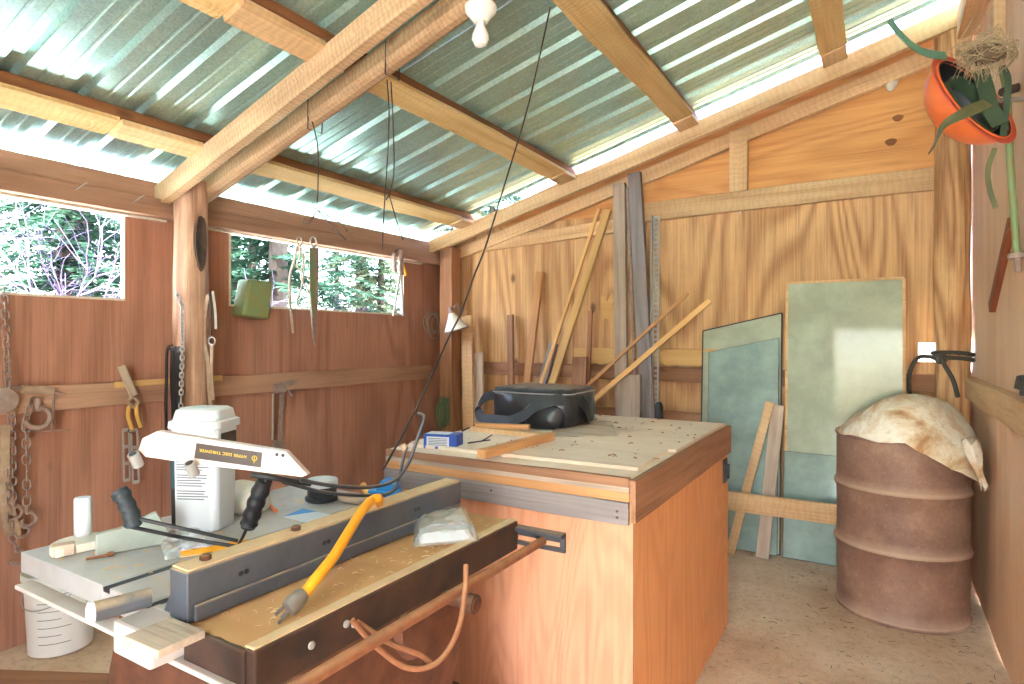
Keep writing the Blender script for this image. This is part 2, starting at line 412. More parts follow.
# left wall with two openings (plywood sheets)
W1, W2, WZ0, WZ1 = (.62, 1.62), (2.21, 3.72), 1.555, 1.985
def lp(mb, y0, y1, z0, z1): mb.box((XL-.014, y0, z0), (XL, y1, z1))
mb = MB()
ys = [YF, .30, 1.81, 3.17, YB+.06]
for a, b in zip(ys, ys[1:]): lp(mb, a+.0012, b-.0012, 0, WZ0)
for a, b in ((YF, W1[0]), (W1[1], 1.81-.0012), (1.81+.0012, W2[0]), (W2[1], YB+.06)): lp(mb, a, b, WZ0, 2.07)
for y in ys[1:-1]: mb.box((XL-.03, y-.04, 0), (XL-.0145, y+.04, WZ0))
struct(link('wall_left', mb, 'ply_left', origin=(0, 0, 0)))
for k, (a, b) in enumerate((W1, W2)):
    mb = MB(); e = .012
    mb.box((XL-.03, a-e, WZ0-.006), (XL+.004, a, WZ1+.0)); mb.box((XL-.03, b, WZ0-.006), (XL+.004, b+.006, WZ1))
    mb.box((XL-.03, a, WZ0-.008), (XL+.004, b, WZ0+.003)); mb.box((XL-.03, a-.2, WZ1-.012), (XL+.03, b+.2, WZ1-.002))  # last box: pale strip painting the sunlit line under the eave beam
    struct(link('window_%d' % (k+1), mb, 'cream'))
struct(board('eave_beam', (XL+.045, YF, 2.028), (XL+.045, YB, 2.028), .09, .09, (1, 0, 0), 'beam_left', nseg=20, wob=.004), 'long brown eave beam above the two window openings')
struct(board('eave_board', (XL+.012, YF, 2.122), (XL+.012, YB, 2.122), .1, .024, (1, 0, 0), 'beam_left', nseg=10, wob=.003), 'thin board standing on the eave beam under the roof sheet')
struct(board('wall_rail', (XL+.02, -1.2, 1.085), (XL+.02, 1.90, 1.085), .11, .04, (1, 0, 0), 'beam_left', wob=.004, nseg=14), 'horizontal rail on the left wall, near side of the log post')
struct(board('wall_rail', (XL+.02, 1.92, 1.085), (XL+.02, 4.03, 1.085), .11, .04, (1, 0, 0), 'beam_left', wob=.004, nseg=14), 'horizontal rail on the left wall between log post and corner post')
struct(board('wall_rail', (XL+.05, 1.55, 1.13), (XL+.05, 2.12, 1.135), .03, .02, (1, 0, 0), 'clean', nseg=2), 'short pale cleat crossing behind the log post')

# back wall
mb = MB(); t = .014
def bp(mb, x0, x1, z0, z1): mb.box((x0, YB, z0), (x1, YB+t, z1))
for a, b in ((XL-.02, -2.022), (-2.018, -.802), (-.798, .19)): bp(mb, a, b, 0, 2.28)
bp(mb, .19, .4398, 0, 1.225); bp(mb, .19, .425, 1.335, 2.28)
mb.box((-2.06, YB+t, 0), (-1.98, YB+t+.02, 2.2)); mb.box((-.84, YB+t, 0), (-.76, YB+t+.02, 2.2))
struct(link('wall_back', mb, 'ply_back', origin=(0, 0, 0)))
mb = MB()
mb.prism([(-3.2, YB+.002, 2.27), (.425, YB+.002, 2.27), (.425, YB+.002, zr(.425)-.02), (-3.2, YB+.002, zr(-3.2)-.02)], (0, .012, 0))
struct(link('wall_gable', mb, 'ply_gable', origin=(0, 0, 0)), 'amber plywood gable panel above the upper rail')
def sloped(name, x0, x1, y, thick, drop, depth, mat, wob=.004, bev=.004, y1=None):
    y1 = y if y1 is None else y1
    cz = lambda x: zr(x)-drop-depth/2
    return board(name, (x0, y, cz(x0)), (x1, y1, cz(x1)), depth*math.cos(math.atan(RS)), thick, (0, 1, 0), mat, wob=wob, nseg=24, bevel=bev)
struct(sloped('gable_rafter', -3.32, .40, 4.045, .045, 0, .115, 'lumber'), 'sloping rafter along the back wall under the light gap')
struct(sloped('gable_trim', -3.24, .30, 4.235, .05, .095, .10, 'lumber'), 'second sloping board behind and below the gable rafter')
struct(board('upper_rail', (-1.53, YB-.022, 2.265), (.30, YB-.022, 2.275), .13, .044, (0, 1, 0), 'lumber', wob=.004, nseg=12), 'upper horizontal rail right of the leaning planks')
struct(board('upper_rail', (-2.86, YB-.022, 2.14), (-1.62, YB-.022, 2.19), .10, .044, (0, 1, 0), 'lumber', wob=.004, nseg=12), 'upper horizontal rail left of the leaning planks')
struct(board('gable_stud', (-.80, YB-.03, 2.33), (-.80, YB-.03, zr(-.8)-.10), .115, .06, (0, 1, 0), 'lumber', nseg=2), 'short stud between upper rail and gable rafter')
struct(board('mid_rail', (-3.1, YB-.02, 1.12), (.3, YB-.02, 1.10), .10, .04, (0, 1, 0), 'brown', wob=.003, nseg=12), 'brown middle rail along the back wall')
struct(board('mid_rail', (-2.0, YB-.03, 1.235), (-.85, YB-.03, 1.23), .115, .03, (0, 1, 0), 'clean', nseg=4), 'pale middle rail above the brown one on the back wall')
struct(board('low_rail', (-2.2, YB-.02, .80), (-.75, YB-.02, .80), .10, .04, (0, 1, 0), 'brown', nseg=4), 'low rail on the back wall just above bench height')
gb = bpy.data.objects['wall_gable']; wbk = bpy.data.objects['wall_back']
def knot(par, px, py, r, mat, nm, lab):
    c_ = ony(px, py, par is gb and YB+.0015 or YB-.0005); mb = MB(); mb.prism([c_+V((r*(1+.12*math.sin(3*a))*math.cos(a), 0, r*.72*math.sin(a))) for a in [2*math.pi*k/18 for k in range(18)]], (0, -.0012, 0)); o = link(nm, mb, mat, par); o['label'] = lab
WLOC[gb] = V((0, 0, 0)); WLOC[wbk] = V((0, 0, 0))
knot(gb, 898, 118, .028, 'purlin_dark', 'knot', 'dark knot in the gable panel'); knot(gb, 891, 142, .03, 'purlin_dark', 'knot', 'dark knot in the gable panel')
c_ = [(601, 297), (604, 292), (607, 302), (612, 292), (614, 300), (610, 312), (612, 322), (605, 318), (602, 326), (602, 312)]
mb = MB(); mb.prism([ony(a, b, YB-.0004) for a, b in c_], (0, -.0015, 0)); o = link('torn_veneer', mb, 'clean', wbk); o['label'] = 'pale torn veneer patch'
# posts
def log(name, x, y, z1, r, mat, lean=(0, 0), seed=0, knot=None):
    rings = []; n = 46
    for i in range(n+1):
        z = z1*i/n; ring = []
        for k in range(28):
            a = 2*math.pi*k/28
            rr = r*(1+.10*noise.noise(V((math.cos(a)*.9, math.sin(a)*.9, z*2.1+seed)))+.05*noise.noise(V((math.cos(a)*2.2, math.sin(a)*2.2, z*6+seed))))
            if knot:
                dz = (z-knot[0])/knot[2]; da = (a-knot[1]+math.pi) % (2*math.pi)-math.pi
                rr -= .018*max(0, 1-dz*dz-(da/.45)**2)
            ring.append(V((x+lean[0]*z+rr*math.cos(a), y+lean[1]*z+rr*math.sin(a), z)))
        rings.append(ring)
    mb = MB(); mb.loops(rings); return link(name, mb, mat, smooth=True)
PLX, PLY = -3.10, 1.875
pl = struct(log('log_post', PLX, PLY, 2.18, .082, 'log_left', seed=3, knot=(1.86, R(4), .17)), 'peeled log post against the left wall between the windows')
# bark-edged knot scar on the post
kc = V((PLX, PLY, 1.86)); n_ = V((math.cos(R(4)), math.sin(R(4)), 0)); t_ = V((-n_.y, n_.x, 0)); mb = MB(); rings = []
for s_ in (1.0, .93, .8, .55, .3, .06):
    dep = {1.0: -.012, .93: .004}.get(s_, .001-.016*(1-s_))
    rings.append([kc+n_*(math.sqrt(.083**2-(.034*s_*math.cos(a))**2)+dep)+t_*(.034*s_*math.cos(a))+V((0, 0, .15*s_*math.sin(a)*(1+.08*math.sin(3*a)))) for a in [2*math.pi*i/24 for i in range(24)]])
mb.loops(rings, cap=True); kn = link('knot_scar', mb, 'bark', parent=pl, smooth=True); kn['label'] = 'dark oval knot scar'
struct(log('log_post', .342, 4.12, 3.2, .083, 'log', seed=11), 'round peeled log post in the back right corner')
struct(board('corner_post', (-3.10, 4.13, 0), (-3.10, 4.13, zr(-3.1)-.1), .13, .13, (0, 1, 0), 'brown', bevel=.008, wob=.004, nseg=10), 'square corner post where left and back walls meet')
# right wall
mb = MB()
mb.box((XR, YF, 0), (XR+.014, 3.055, 3.10)); mb.box((XR, 3.057, 0), (XR+.014, 4.30, 1.17)); mb.box((XR, 3.057, 1.17), (XR+.014, 4.263, 3.10)); mb.box((XR+.0145, 3.02, 0), (XR+.03, 3.09, 3.1))
struct(link('wall_right', mb, 'ply_right', origin=(0, 0, 0)))
struct(board('wall_rail', (XR-.025, YF, 1.095), (XR-.025, 4.17, 1.095), .11, .05, (1, 0, 0), 'lumber', wob=.004, nseg=16), 'horizontal rail on the right wall behind the drum')
struct(board('wall_stud', (XR-.02, 3.22, 2.5), (XR-.02, 3.22, 2.96), .10, .04, (1, 0, 0), 'lumber', nseg=3), 'short upright stud high on the right wall behind the bird nest')
struct(board('top_plate', (XR-.045, YF, 3.02), (XR-.045, 4.0, 3.02), .14, .09, (1, 0, 0), 'lumber', nseg=10, wob=.004), 'heavy plate along the top of the right wall')

# front wall behind the camera with a wide open doorway
mb = MB(); t = .014
mb.prism([(XL, YF-t, 0), (-.55, YF-t, 0), (-.55, YF-t, zr(-.55)-.05), (XL, YF-t, zr(XL)-.05)], (0, t, 0)); mb.prism([(-.55, YF-t, 2.1), (XR, YF-t, 2.1), (XR, YF-t, zr(XR)-.05), (-.55, YF-t, zr(-.55)-.05)], (0, t, 0))
struct(link('wall_front', mb, 'ply_right', origin=(0, 0, 0)))
# roof: rafters, purlins, sheet
struct(sloped('rafter', -3.25, .6, 1.785, .052, .03, .115, 'lumber_old', .004, .004, 1.565), 'nearer of the paired rafters at the log post')
struct(sloped('rafter', -3.20, .6, 1.965, .08, .01, .112, 'lumber_old', .007, .026, 1.79), 'farther rounded rafter of the pair at the log post')
PX = (-2.84, -1.946, -1.07, -.225, .62)
sl = V((1, 0, RS)).normalized(); up = V((-RS, 0, 1)).normalized()
who = ('lowest purlin near the eave', 'second purlin up from the eave', 'third purlin up from the eave', 'fourth purlin up from the eave', 'highest purlin by the right wall')
for i, x in enumerate(PX):
    c = zr(x)+.025
    struct(board('purlin', (x, YF-1.9, c), (x, 4.12, c), .11, .05, up, 'purlin_dark', wob=.004, nseg=20), who[i])
    c = zr(x)-.0115
    y1 = 1.62-.0565*(x+1.6)
    struct(board('purlin_board', (x-.012, YF-1.9, c), (x-.012, y1-.32, c), .14, .022, up, 'purlin', wob=.006, nseg=20), who[i]+', pale board under its near length')
    struct(board('purlin_board', (x+.0, y1+.29, c), (x+.0, 3.84, c), .14, .022, up, 'purlin', wob=.007, nseg=20), who[i]+', pale board under its far length')
    struct(board('purlin_board', (x+.0, 3.845, c-.004), (x+.0, 4.015, c-.004), .13, .03, up, 'lumber', nseg=1), who[i]+', short block under its end at the gable')
    if i < 2: struct(board('purlin_board', (x+.012, y1-.318, c-.012), (x+.012, y1+.05, c-.012), .12, .030, up, 'lumber', nseg=1), who[i]+', lap block before the paired rafters')
struct(sloped('gable_sun_block', -3.3, .42, 4.16, .215, .012, .02, 'lumber'), 'unseen flat board added above the gable wall to block the sun')  # added out of view behind the rafter, keeps sun off the gable panel
mb = MB()
# ribbed sheet: profile along y (w = height below / above purlin tops), ruled along slope
prof = [(0, 0), (.054, 0), (.060, .003), (.068, .003), (.074, 0), (.112, 0), (.118, .003), (.126, .003), (.132, 0), (.165, 0), (.180, .022), (.215, .022), (.23, 0)]
def sheet(y0, n, x0, x1, lift):
    m = MB(); pts = []
    for k in range(n):
        for (a, h) in prof[:-1]: pts.append((y0+k*.23+a, h))
    pts.append((y0+n*.23, 0)); rows = []
    for x in (x0, (x0*3+x1)/4, (x0+x1)/2, (x0+3*x1)/4, x1):
        z = zr(x)+.0515
        rows.append([V((x, y, z))+up*(h+lift) for y, h in pts])
    lower = [[m.bm.verts.new(p) for p in r] for r in rows]; upper = [[m.bm.verts.new(p+up*.0012) for p in r] for r in rows]
    for a, b in zip(lower, lower[1:]):
        for i in range(len(a)-1): m.bm.faces.new((a[i], a[i+1], b[i+1], b[i]))
    for a, b in zip(upper, upper[1:]):
        for i in range(len(a)-1): m.bm.faces.new((b[i], b[i+1], a[i+1], a[i]))
    return m
YS = -3.36; k = 0  # sheets past the front wall: overhang added to shade the ground outside the door
while YS < 3.9:
    n = 4
    o = link('ceiling' if k == 0 else 'ceiling', sheet(YS, n, -3.52, .8, .0015*(k % 2)), 'roof', origin=(0, 0, 0)); struct(o, None)
    YS += .92; k += 1

# ================================================================== WORKBENCH
BX0, BX1, BY0, BY1, BZ = -1.575, -.605, 1.70, 3.02, .944
wb = thing('workbench_cabinet', ((BX0+BX1)/2, (BY0+BY1)/2, 0), 'big orange plywood cabinet workbench with pale dusty top in mid-room', 'workbench')
e = .012
mb = MB(); mb.box((BX0+.015, BY0+.014, 0), (BX1-.015, BY0+.026, .83)); link('front_panel', mb, 'ply_box_face', wb, origin=(0, 0, 0))
mb = MB(); mb.box((BX1-.027, BY0+.027, 0), (BX1-.015, BY1-.005, .83)); link('side_panel', mb, 'ply_box', wb, origin=(0, 0, 0))
mb = MB(); mb.box((BX0+.015, BY0+.027, 0), (BX0+.027, BY1-.005, .83)); link('side_panel', mb, 'ply_box', wb, origin=(0, 0, 0))
mb = MB(); mb.box((BX0+.028, BY1-.018, 0), (BX1-.028, BY1-.006, .83)); link('back_panel', mb, 'ply_box', wb, origin=(0, 0, 0))
mb = MB(); mb.box((BX0, BY0+.021, BZ-.03), (BX1-.021, BY1, BZ)); link('benchtop', mb, 'top', wb, bevel=.002, origin=(0, 0, 0))
board('front_rail', (BX0, BY0+.010, .932), (BX1-.022, BY0+.010, .932), .026, .020, (0, 1, 0), 'brown', wb, bevel=.002, wob=.003, nseg=30)
board('front_rail', (BX0, BY0+.009, .911), (BX1-.022, BY0+.009, .911), .015, .018, (0, 1, 0), 'grey', wb, bevel=.001)
board('front_rail', (BX0, BY0+.008, .889), (BX1-.022, BY0+.008, .889), .028, .012, (0, 1, 0), 'orange_strip', wb, bevel=.001)
board('front_rail', (BX0+.0, BY0+.003, .842), (BX1-.022, BY0+.003, .842), .066, .021, (0, 1, 0), 'greywood', wb, bevel=.002, wob=.002, nseg=10)['label'] = 'weathered grey board'
board('side_rail', (BX1-.010, BY0-.004, .880), (BX1-.010, BY1, .880), .128, .020, (1, 0, 0), 'brown', wb, bevel=.002, wob=.003, nseg=20)
board('corner_block', (BX1-.0155, BY0+.001, .815), (BX1-.0155, BY0+.001, .875), .010, .01, (0, 1, 0), 'orange_strip', wb)
la = MB(); la.box((BX1-.014, 2.90, .69), (BX1-.006, 2.965, .80)); lo = link('latch', la, 'steel', wb, bevel=.003)
la = MB(); la.box((BX1-.006, 2.915, .735), (BX1+.008, 2.95, .775)); la.tube(ringpts((BX1+.004, 2.932, .725), .016, (1, 0, 0), 14), .004, 6, True); link('hasp', la, 'black', lo, bevel=.002)
for x, z in ((-1.5, .85), (-1.1, .853), (-.66, .848), (-.66, .83)):
    mb = MB(); mb.lathe([(.004, 0), (.004, .003), (.002, .004)], (x, BY0-.0085, z), 10, Matrix.Rotation(R(90), 4, 'X')); link('nail_head', mb, 'steel', wb)
# loose sheet lying on the bench, with a ragged front edge and a stepped right edge
pts = [(-1.565, 1.84)]
x = -1.565
while x < -.66: x += .022; pts.append((x, 1.815+.013*noise.noise(V((x*21, 3, 0)))+.03*(x+.66)))
pts += [(-.655, 2.18), (-.628, 2.19), (-.626, 2.99), (-1.565, 2.995)]
mb = MB(); mb.prism([(a, b, BZ+.0005) for a, b in pts], (0, 0, .011)); o = link('board_sheet', mb, 'top', origin=(0, 0, 0))
tag(o, 'pale particle board sheet with ragged front edge lying on the workbench', 'sheet')
TZ = BZ+.0118
# black bag
def rbox(mb, a, b, r=.03, n=10, bulge=.015, seed=0, amp=.006):
    """soft box: subdivided cube pushed toward rounded, with wrinkles"""
    a, b = V(a), V(b); c = (a+b)/2; h = (b-a)/2
    bm = bmesh.new(); bmesh.ops.create_cube(bm, size=2); bmesh.ops.subdivide_edges(bm, edges=bm.edges, cuts=n, use_grid_fill=True)
    for v in bm.verts:
        p = v.co.copy(); q = V((p.x*h.x, p.y*h.y, p.z*h.z)); inner = V((max(-h.x+r, min(h.x-r, q.x)), max(-h.y+r, min(h.y-r, q.y)), max(-h.z+r, min(h.z-r, q.z))))
        d = q-inner
        if d.length > 1e-9: q = inner+d.normalized()*r
        bl = V((p.x*max(0, 1-p.y*p.y)*max(0, 1-p.z*p.z), p.y*max(0, 1-p.x*p.x)*max(0, 1-p.z*p.z), p.z*max(0, 1-p.y*p.y)*max(0, 1-p.x*p.x)*.4))*bulge
        q += bl; nz = noise.noise_vector(q*14+V((seed, 0, 0)))*amp; nz.z *= (0 if q.z < -h.z*.9 else 1); q += nz
        v.co = c+q
    me = bpy.data.meshes.new('tmp'); bm.to_mesh(me); bm.free(); mb.bm.from_mesh(me); bpy.data.meshes.remove(me); return mb
mb = MB(); mb.prism([onz(548, 437.5, TZ), onz(617, 436, TZ), onz(612, 422, TZ), onz(560, 420, TZ)], (0, 0, .005))
tag(link('grey_sheet', mb, 'grey', bevel=.001), 'thin grey sheet lying under the black bag', 'sheet')
bz = TZ+.0056
YO = 2.40
bg = thing('tool_bag', (-1.36, YO+.16, bz), 'black vinyl tool bag standing on the workbench', 'bag')
link('bag_body', rbox(MB(), (-1.555, YO, bz), (-1.165, YO+.31, bz+.160), .022, 14, .02, 1, .010), 'vinyl', bg, smooth=True)
link('bag_lid', rbox(MB(), (-1.55, YO+.005, bz+.140), (-1.17, YO+.305, bz+.172), .012, 12, .004, 5, .007), 'vinyl', bg, smooth=True)
link('front_pocket', rbox(MB(), (-1.36, YO-.045, bz), (-1.20, YO+.03, bz+.10), .02, 8, .016, 3, .010), 'vinyl', bg, smooth=True)
mb = MB(); mb.tube(curve_pts([(-1.55, YO-.004, bz+.150), (-1.36, YO-.012, bz+.148), (-1.17, YO-.004, bz+.150), (-1.158, YO+.10, bz+.15), (-1.165, YO+.30, bz+.15)], 8), .0028, 6); link('zipper', mb, 'zinc', bg, smooth=True)
def web(ctrl, w=.045): mb = MB(); mb.strip(curve_pts(ctrl, 8), (0, .45, 1), w, .004); link('strap', mb, 'black', bg)
web([(-1.545, YO+.01, bz+.135), (-1.60, YO+.0, bz+.115), (-1.635, YO+.0, bz+.065), (-1.60, YO-.03, bz+.028), (-1.52, YO-.05, bz+.024), (-1.44, YO-.06, bz+.026)])
web([(-1.47, YO-.09, bz+.024), (-1.40, YO-.10, bz+.030), (-1.33, YO-.09, bz+.060), (-1.28, YO-.075, bz+.10), (-1.22, YO-.04, bz+.125), (-1.17, YO-.01, bz+.13)], .05)
web([(-1.16, YO+.10, bz+.135), (-1.13, YO+.12, bz+.08), (-1.135, YO+.16, bz+.03), (-1.155, YO+.22, bz+.024)], .04)
# wood off-cuts
def lay(name, a, b, z, w, t, mat, label, cat='board'):
    p, q = onz(*a, z+t/2), onz(*b, z+t/2); p.z = q.z = z+t/2
    return tag(board(name, p, q, w, t, (0, 0, 1), mat, bevel=.002), label, cat)
lay('wood_offcut', (474, 428), (546, 436), TZ, .055, .02, 'lumber', 'short tan offcut lying flat in front of the black bag')
lay('wood_offcut', (481, 454), (551, 436), TZ, .035, .03, 'orange_strip', 'orange-brown stick angled across the bench, nearest the front edge')
lay('wood_offcut', (476, 425), (530, 427), TZ+.0205, .03, .018, 'orange_strip', 'slim orange-brown offcut stacked on the flat tan one')
# small blue carton
p = onz(424, 447.5, BZ); bc = thing('nail_carton', p, 'small blue and white carton on the bench front edge', 'box')
Mx = Matrix.Translation(p+V((.065, .035, 0))) @ Matrix.Rotation(R(16), 4, 'Z')
mb = MB(); mb.box((-.066, -.035, 0), (.066, .035, .055), Mx); link('carton', mb, 'blue', bc, bevel=.0015)
mb = MB(); mb.box((-.053, -.0362, .010), (.036, -.0352, .046), Mx); lb = link('label', mb, 'paper', bc)
mb = MB()
for k in range(5):
    mb.box((-.046, -.0368, .014+k*.006), (.028, -.0363, .0165+k*.006), Mx)
link('print', mb, 'ink', lb)
mb = MB(); mb.box((-.06, -.03, .0552), (.03, .03, .0558), Mx); link('top_label', mb, 'paper', bc)
# thin metal bits on bench
for (a, b, r_, nm, lbl) in (((468, 443), (490, 440), .0025, 'drill_bit', 'dark drill bit lying beside the blue and white carton'), ((482, 441), (492, 435), .0025, 'long_screw', 'dark screw lying just behind the drill bit on the bench'),
                        ((462, 431), (475, 425), .003, 'pencil', 'thin pencil stub lying behind the carton at the bench back left')):
    p, q = onz(*a, BZ+.0145), onz(*b, BZ+.0145); mb = MB(); mb.tube([p, q], r_, 8); tag(link(nm, mb, 'wire', smooth=True), lbl, nm.replace('_', ' '))

# ================================================================== TABLE SAW
SZ = .86; SX0, SX1, SY0, SY1 = -1.70, -.84, .62, 1.42
ts = thing('table_saw', (-1.27, 1.0, 0), 'dusty table saw with long grey fence in the foreground', 'table saw')
# pale cast table with two mitre slots
mb = MB(); slots = ((-1.328, -1.302), (-1.168, -1.142)); xx = [SX0]+[v for s_ in slots for v in s_]+[-1.03]
for i in range(0, len(xx), 2): mb.box((xx[i], SY0, SZ-.045), (xx[i+1], SY1, SZ))
mb.box((SX0+.003, SY0+.003, SZ-.044), (-1.033, SY1-.003, SZ-.012)); link('saw_table', mb, 'saw_top', ts, bevel=.0025)
mb = MB()
for a, b in slots: mb.box((a+.0005, SY0+.001, SZ-.0119), (b-.0005, SY1-.001, SZ-.003))  # black strips laid in the slots, painting the shade inside them
link('slot_shade', mb, 'black', ts)
mb = MB(); NXD, NYD = 10, 44; rows = []
for i in range(NXD+1):
    rows.append([V((-1.03+(.19)*i/NXD, SY0-.005+.815*j/NYD, SZ-.003+.004*noise.noise(V((i*.7, j*.45, 2)))+.002*noise.noise(V((i*2., j*1.4, 2))))) for j in range(NYD+1)])
mb.loops(rows, closed=False, cap=False); mb.box((-1.03, SY0-.005, SZ-.02), (-.84, SY0+.81, SZ-.009)); link('dusty_bed', mb, 'dusty', ts, smooth=True)
mb = MB(); mb.box((-.862, SY0-.01, SZ-.075), (-.838, SY1+.0, SZ+.002)); mb.box((-1.03, SY0-.012, SZ-.074), (-.863, SY0+.012, SZ-.004)); o = link('bed_apron', mb, 'apron', ts, bevel=.004); o['label'] = 'dark steel apron of the dusty bed'
mb = MB(); mb.box((-.864, SY0-.010, SZ+.0021), (-.840, SY1-.002, SZ+.006)); link('bed_edge', mb, 'dust_tan', ts, bevel=.002)
for y, z in ((.72, .825), (.80, .83), (.82, .822)): mb = MB(); mb.lathe([(.007, 0), (.007, .003), (.003, .005)], (-.838, y, z), 12, Matrix.Rotation(R(90), 4, 'Y')); link('bolt', mb, 'zinc', ts, smooth=True)
# fence
FX0, FX1 = -1.075, -1.02
mb = MB(); mb.box((FX0, SY0-.01, SZ+.001), (FX1, SY1-.01, SZ+.088)); mb.box((FX1, SY0, SZ+.001), (FX1+.008, SY1-.02, SZ+.03)); fe = link('fence', mb, 'gunmetal', ts, bevel=.003); fe['label'] = 'long blue-grey fence with dusty top'
mb = MB(); mb.box((FX0+.002, SY0-.006, SZ+.0885), (FX1-.004, SY1-.014, SZ+.092)); link('fence_cap', mb, 'dust_tan', fe, bevel=.001)
for y in (.66, .86): mb = MB(); mb.lathe([(.010, 0), (.010, .008), (.007, .010)], (FX0+.028, y, SZ+.092), 6); link('fence_bolt', mb, 'rust', fe)
for y in (.72, .92, 1.22):
    mb = MB(); mb.tube([(FX1-.001, y-.008, SZ+.055), (FX1+.0012, y-.008, SZ+.055)], .005, 12); mb.tube([(FX1-.001, y+.004, SZ+.055), (FX1+.0012, y+.004, SZ+.055)], .005, 12); link('bolt_hole', mb, 'black', fe)
mb = MB(); mb.box((-1.155, .555, .800), (-1.035, .640, .858)); o = link('fence_head', mb, 'offwhite', fe, bevel=.006); o['label'] = 'off-white fence clamp head'
mb = MB(); mb.prism([(-1.112, .62, SZ), (-1.03, .62, SZ), (-1.03, .62, SZ+.085), (-1.07, .62, SZ+.075), (-1.10, .62, SZ+.02)], (0, .012, 0)); link('head_bracket', mb, 'gunmetal', fe, bevel=.002)
a, b = onz(93, 612, .893), onz(150, 597, .893); mb = MB(); mb.tube([a, b], .0165, 20); h = link('lock_handle', mb, 'gunmetal', fe, smooth=True)
d = (a-b).normalized(); mb = MB(); mb.tube([a-d*.001, a+d*.006, a+d*.009], [.0175, .0175, .012], 20); link('handle_cap', mb, 'white', h, smooth=True)
board('head_block', (-1.055, .562, .862), (-.958, .565, .862), .08, .014, (0, 0, 1), 'grey', ts, bevel=.002)
mb = MB(); mb.box((-1.665, .596, .790), (-.84, .632, .7995)); mb.box((-1.66, .618, .775), (-.845, .631, .7902)); link('front_rail', mb, 'offwhite', ts, bevel=.002)
# front tube and slotted end bracket
mb = MB(); mb.tube([(-.765, .10, .818), (-.765, 1.425, .818)], .0115, 16); link('rail_pipe', mb, 'rustpipe', ts, smooth=True)
mb = MB(); z0, z1 = .795, .848
mb.box((-.862, 1.405, z1-.012), (-.70, 1.435, z1)); mb.box((-.862, 1.425, z0), (-.70, 1.435, z0+.012)); 
for x0, x1 in ((-.862, -.845), (-.785, -.768), (-.715, -.70)): mb.box((x0, 1.425, z0+.012), (x1, 1.435, z1-.012))
mb.box((-.845, 1.425, z0+.026), (-.715, 1.435, z1-.026+.012))
link('end_bracket', mb, 'steel', ts, bevel=.002)
mb = MB(); mb.box((-.862, .50, .795), (-.74, .51, .845)); link('end_bracket', mb, 'steel', ts, bevel=.002)
# cabinet stand, flared
def frus(mb, a0, a1, b0, b1, z0, z1):
    mb.loops([[V((a0[0], a0[1], z0)), V((a1[0], a0[1], z0)), V((a1[0], a1[1], z0)), V((a0[0], a1[1], z0))], [V((b0[0], b0[1], z1)), V((b1[0], b0[1], z1)), V((b1[0], b1[1], z1)), V((b0[0], b1[1], z1))]])
    return mb
mb = frus(MB(), (-1.56, .72), (-.95, 1.28), (-1.52, .76), (-.90, 1.30), .45, .81); link('saw_body', mb, 'rust', ts, bevel=.006)
mb = frus(MB(), (-1.66, .62), (-.86, 1.42), (-1.58, .70), (-.94, 1.30), .0, .452); link('stand', mb, 'rust', ts, bevel=.006)
# height crank and motor belt cover
mb = MB(); mb.tube([(-.90, 1.17, .735), (-.80, 1.17, .735)], .016, 14); mb.tube([(-.825, 1.17, .735), (-.803, 1.17, .735)], .022, 14); link('crank_knob', mb, 'rust', ts, smooth=True)
mb = MB(); mb.lathe([(.02, 0), (.075, .0), (.085, .015), (.075, .03), (.02, .035)], (-.93, 1.10, .70), 24, Matrix.Rotation(R(90), 4, 'Y')); link('hand_wheel', mb, 'rust', ts, smooth=True)
# power cord loop under the pipe
cp = curve_pts([atZ(352, 620, 1.10), atZ(378, 648, 1.12), atZ(408, 668, 1.14), atZ(438, 662, 1.17), atZ(458, 630, 1.22), atZ(465, 590, 1.27), atZ(466, 565, 1.31)], 10)
mb = MB(); mb.tube(cp, .0055, 8); link('power_cord', mb, 'rustpipe', ts, smooth=True)
cp = curve_pts([atZ(357, 622, 1.11), atZ(390, 643, 1.14), atZ(420, 655, 1.17), atZ(430, 662, 1.18)], 8); mb = MB(); mb.tube(cp, .0055, 8); link('power_cord', mb, 'rustpipe', ts, smooth=True)

# ------------------------------------------------------------------ things on the saw
ST = SZ+.0008
# white tub with lid
p = onz(203, 534, ST); ang = R(26)
tub = thing('plastic_tub', p, 'tall white lidded plastic tub with small-print label on the saw table', 'tub')
u = V((math.cos(ang), math.sin(ang), 0)); w = V((-math.sin(ang), math.cos(ang), 0)); c = onz(192, 533, ST)+w*.055
def rrect(c, hx, hy, r, z, n=5):
    out = []
    for sx, sy, a0 in ((1, 1, 0), (-1, 1, 90), (-1, -1, 180), (1, -1, 270)):
        for k in range(n+1):
            a = R(a0+90*k/n); out.append(c+u*(sx*(hx-r)+r*math.cos(a))+w*(sy*(hy-r)+r*math.sin(a))+V((0, 0, z)))
    return out
mb = MB(); mb.loops([rrect(c, .057, .045, .018, 0), rrect(c, .060, .048, .018, .004), rrect(c, .065, .053, .018, .26), rrect(c, .065, .053, .018, .266)]); link('tub_body', mb, 'white', tub, smooth=True)
mb = MB(); mb.loops([rrect(c, .070, .058, .02, .262), rrect(c, .072, .060, .02, .265), rrect(c, .071, .059, .02, .281), rrect(c, .064, .052, .02, .284), rrect(c, .059, .047, .02, .308), rrect(c, .050, .039, .02, .314)]); link('lid', mb, 'white', tub, smooth=True)
def facebox(mb, x0, x1, z0, z1, off, th):
    # a patch on the front face (slightly battered face)
    q = []
    for (x, z) in ((x0, z0), (x1, z0), (x1, z1), (x0, z1)): q.append(c+u*x-w*(.045+.008*min(z/.26, 1)+off)+V((0, 0, z)))
    mb.prism(q, -w*th)
mb = MB(); facebox(mb, -.049, .048, .008, .235, .0006, .0006); lb = link('label', mb, 'paper', tub); lb['label'] = 'white paper label with fine print'
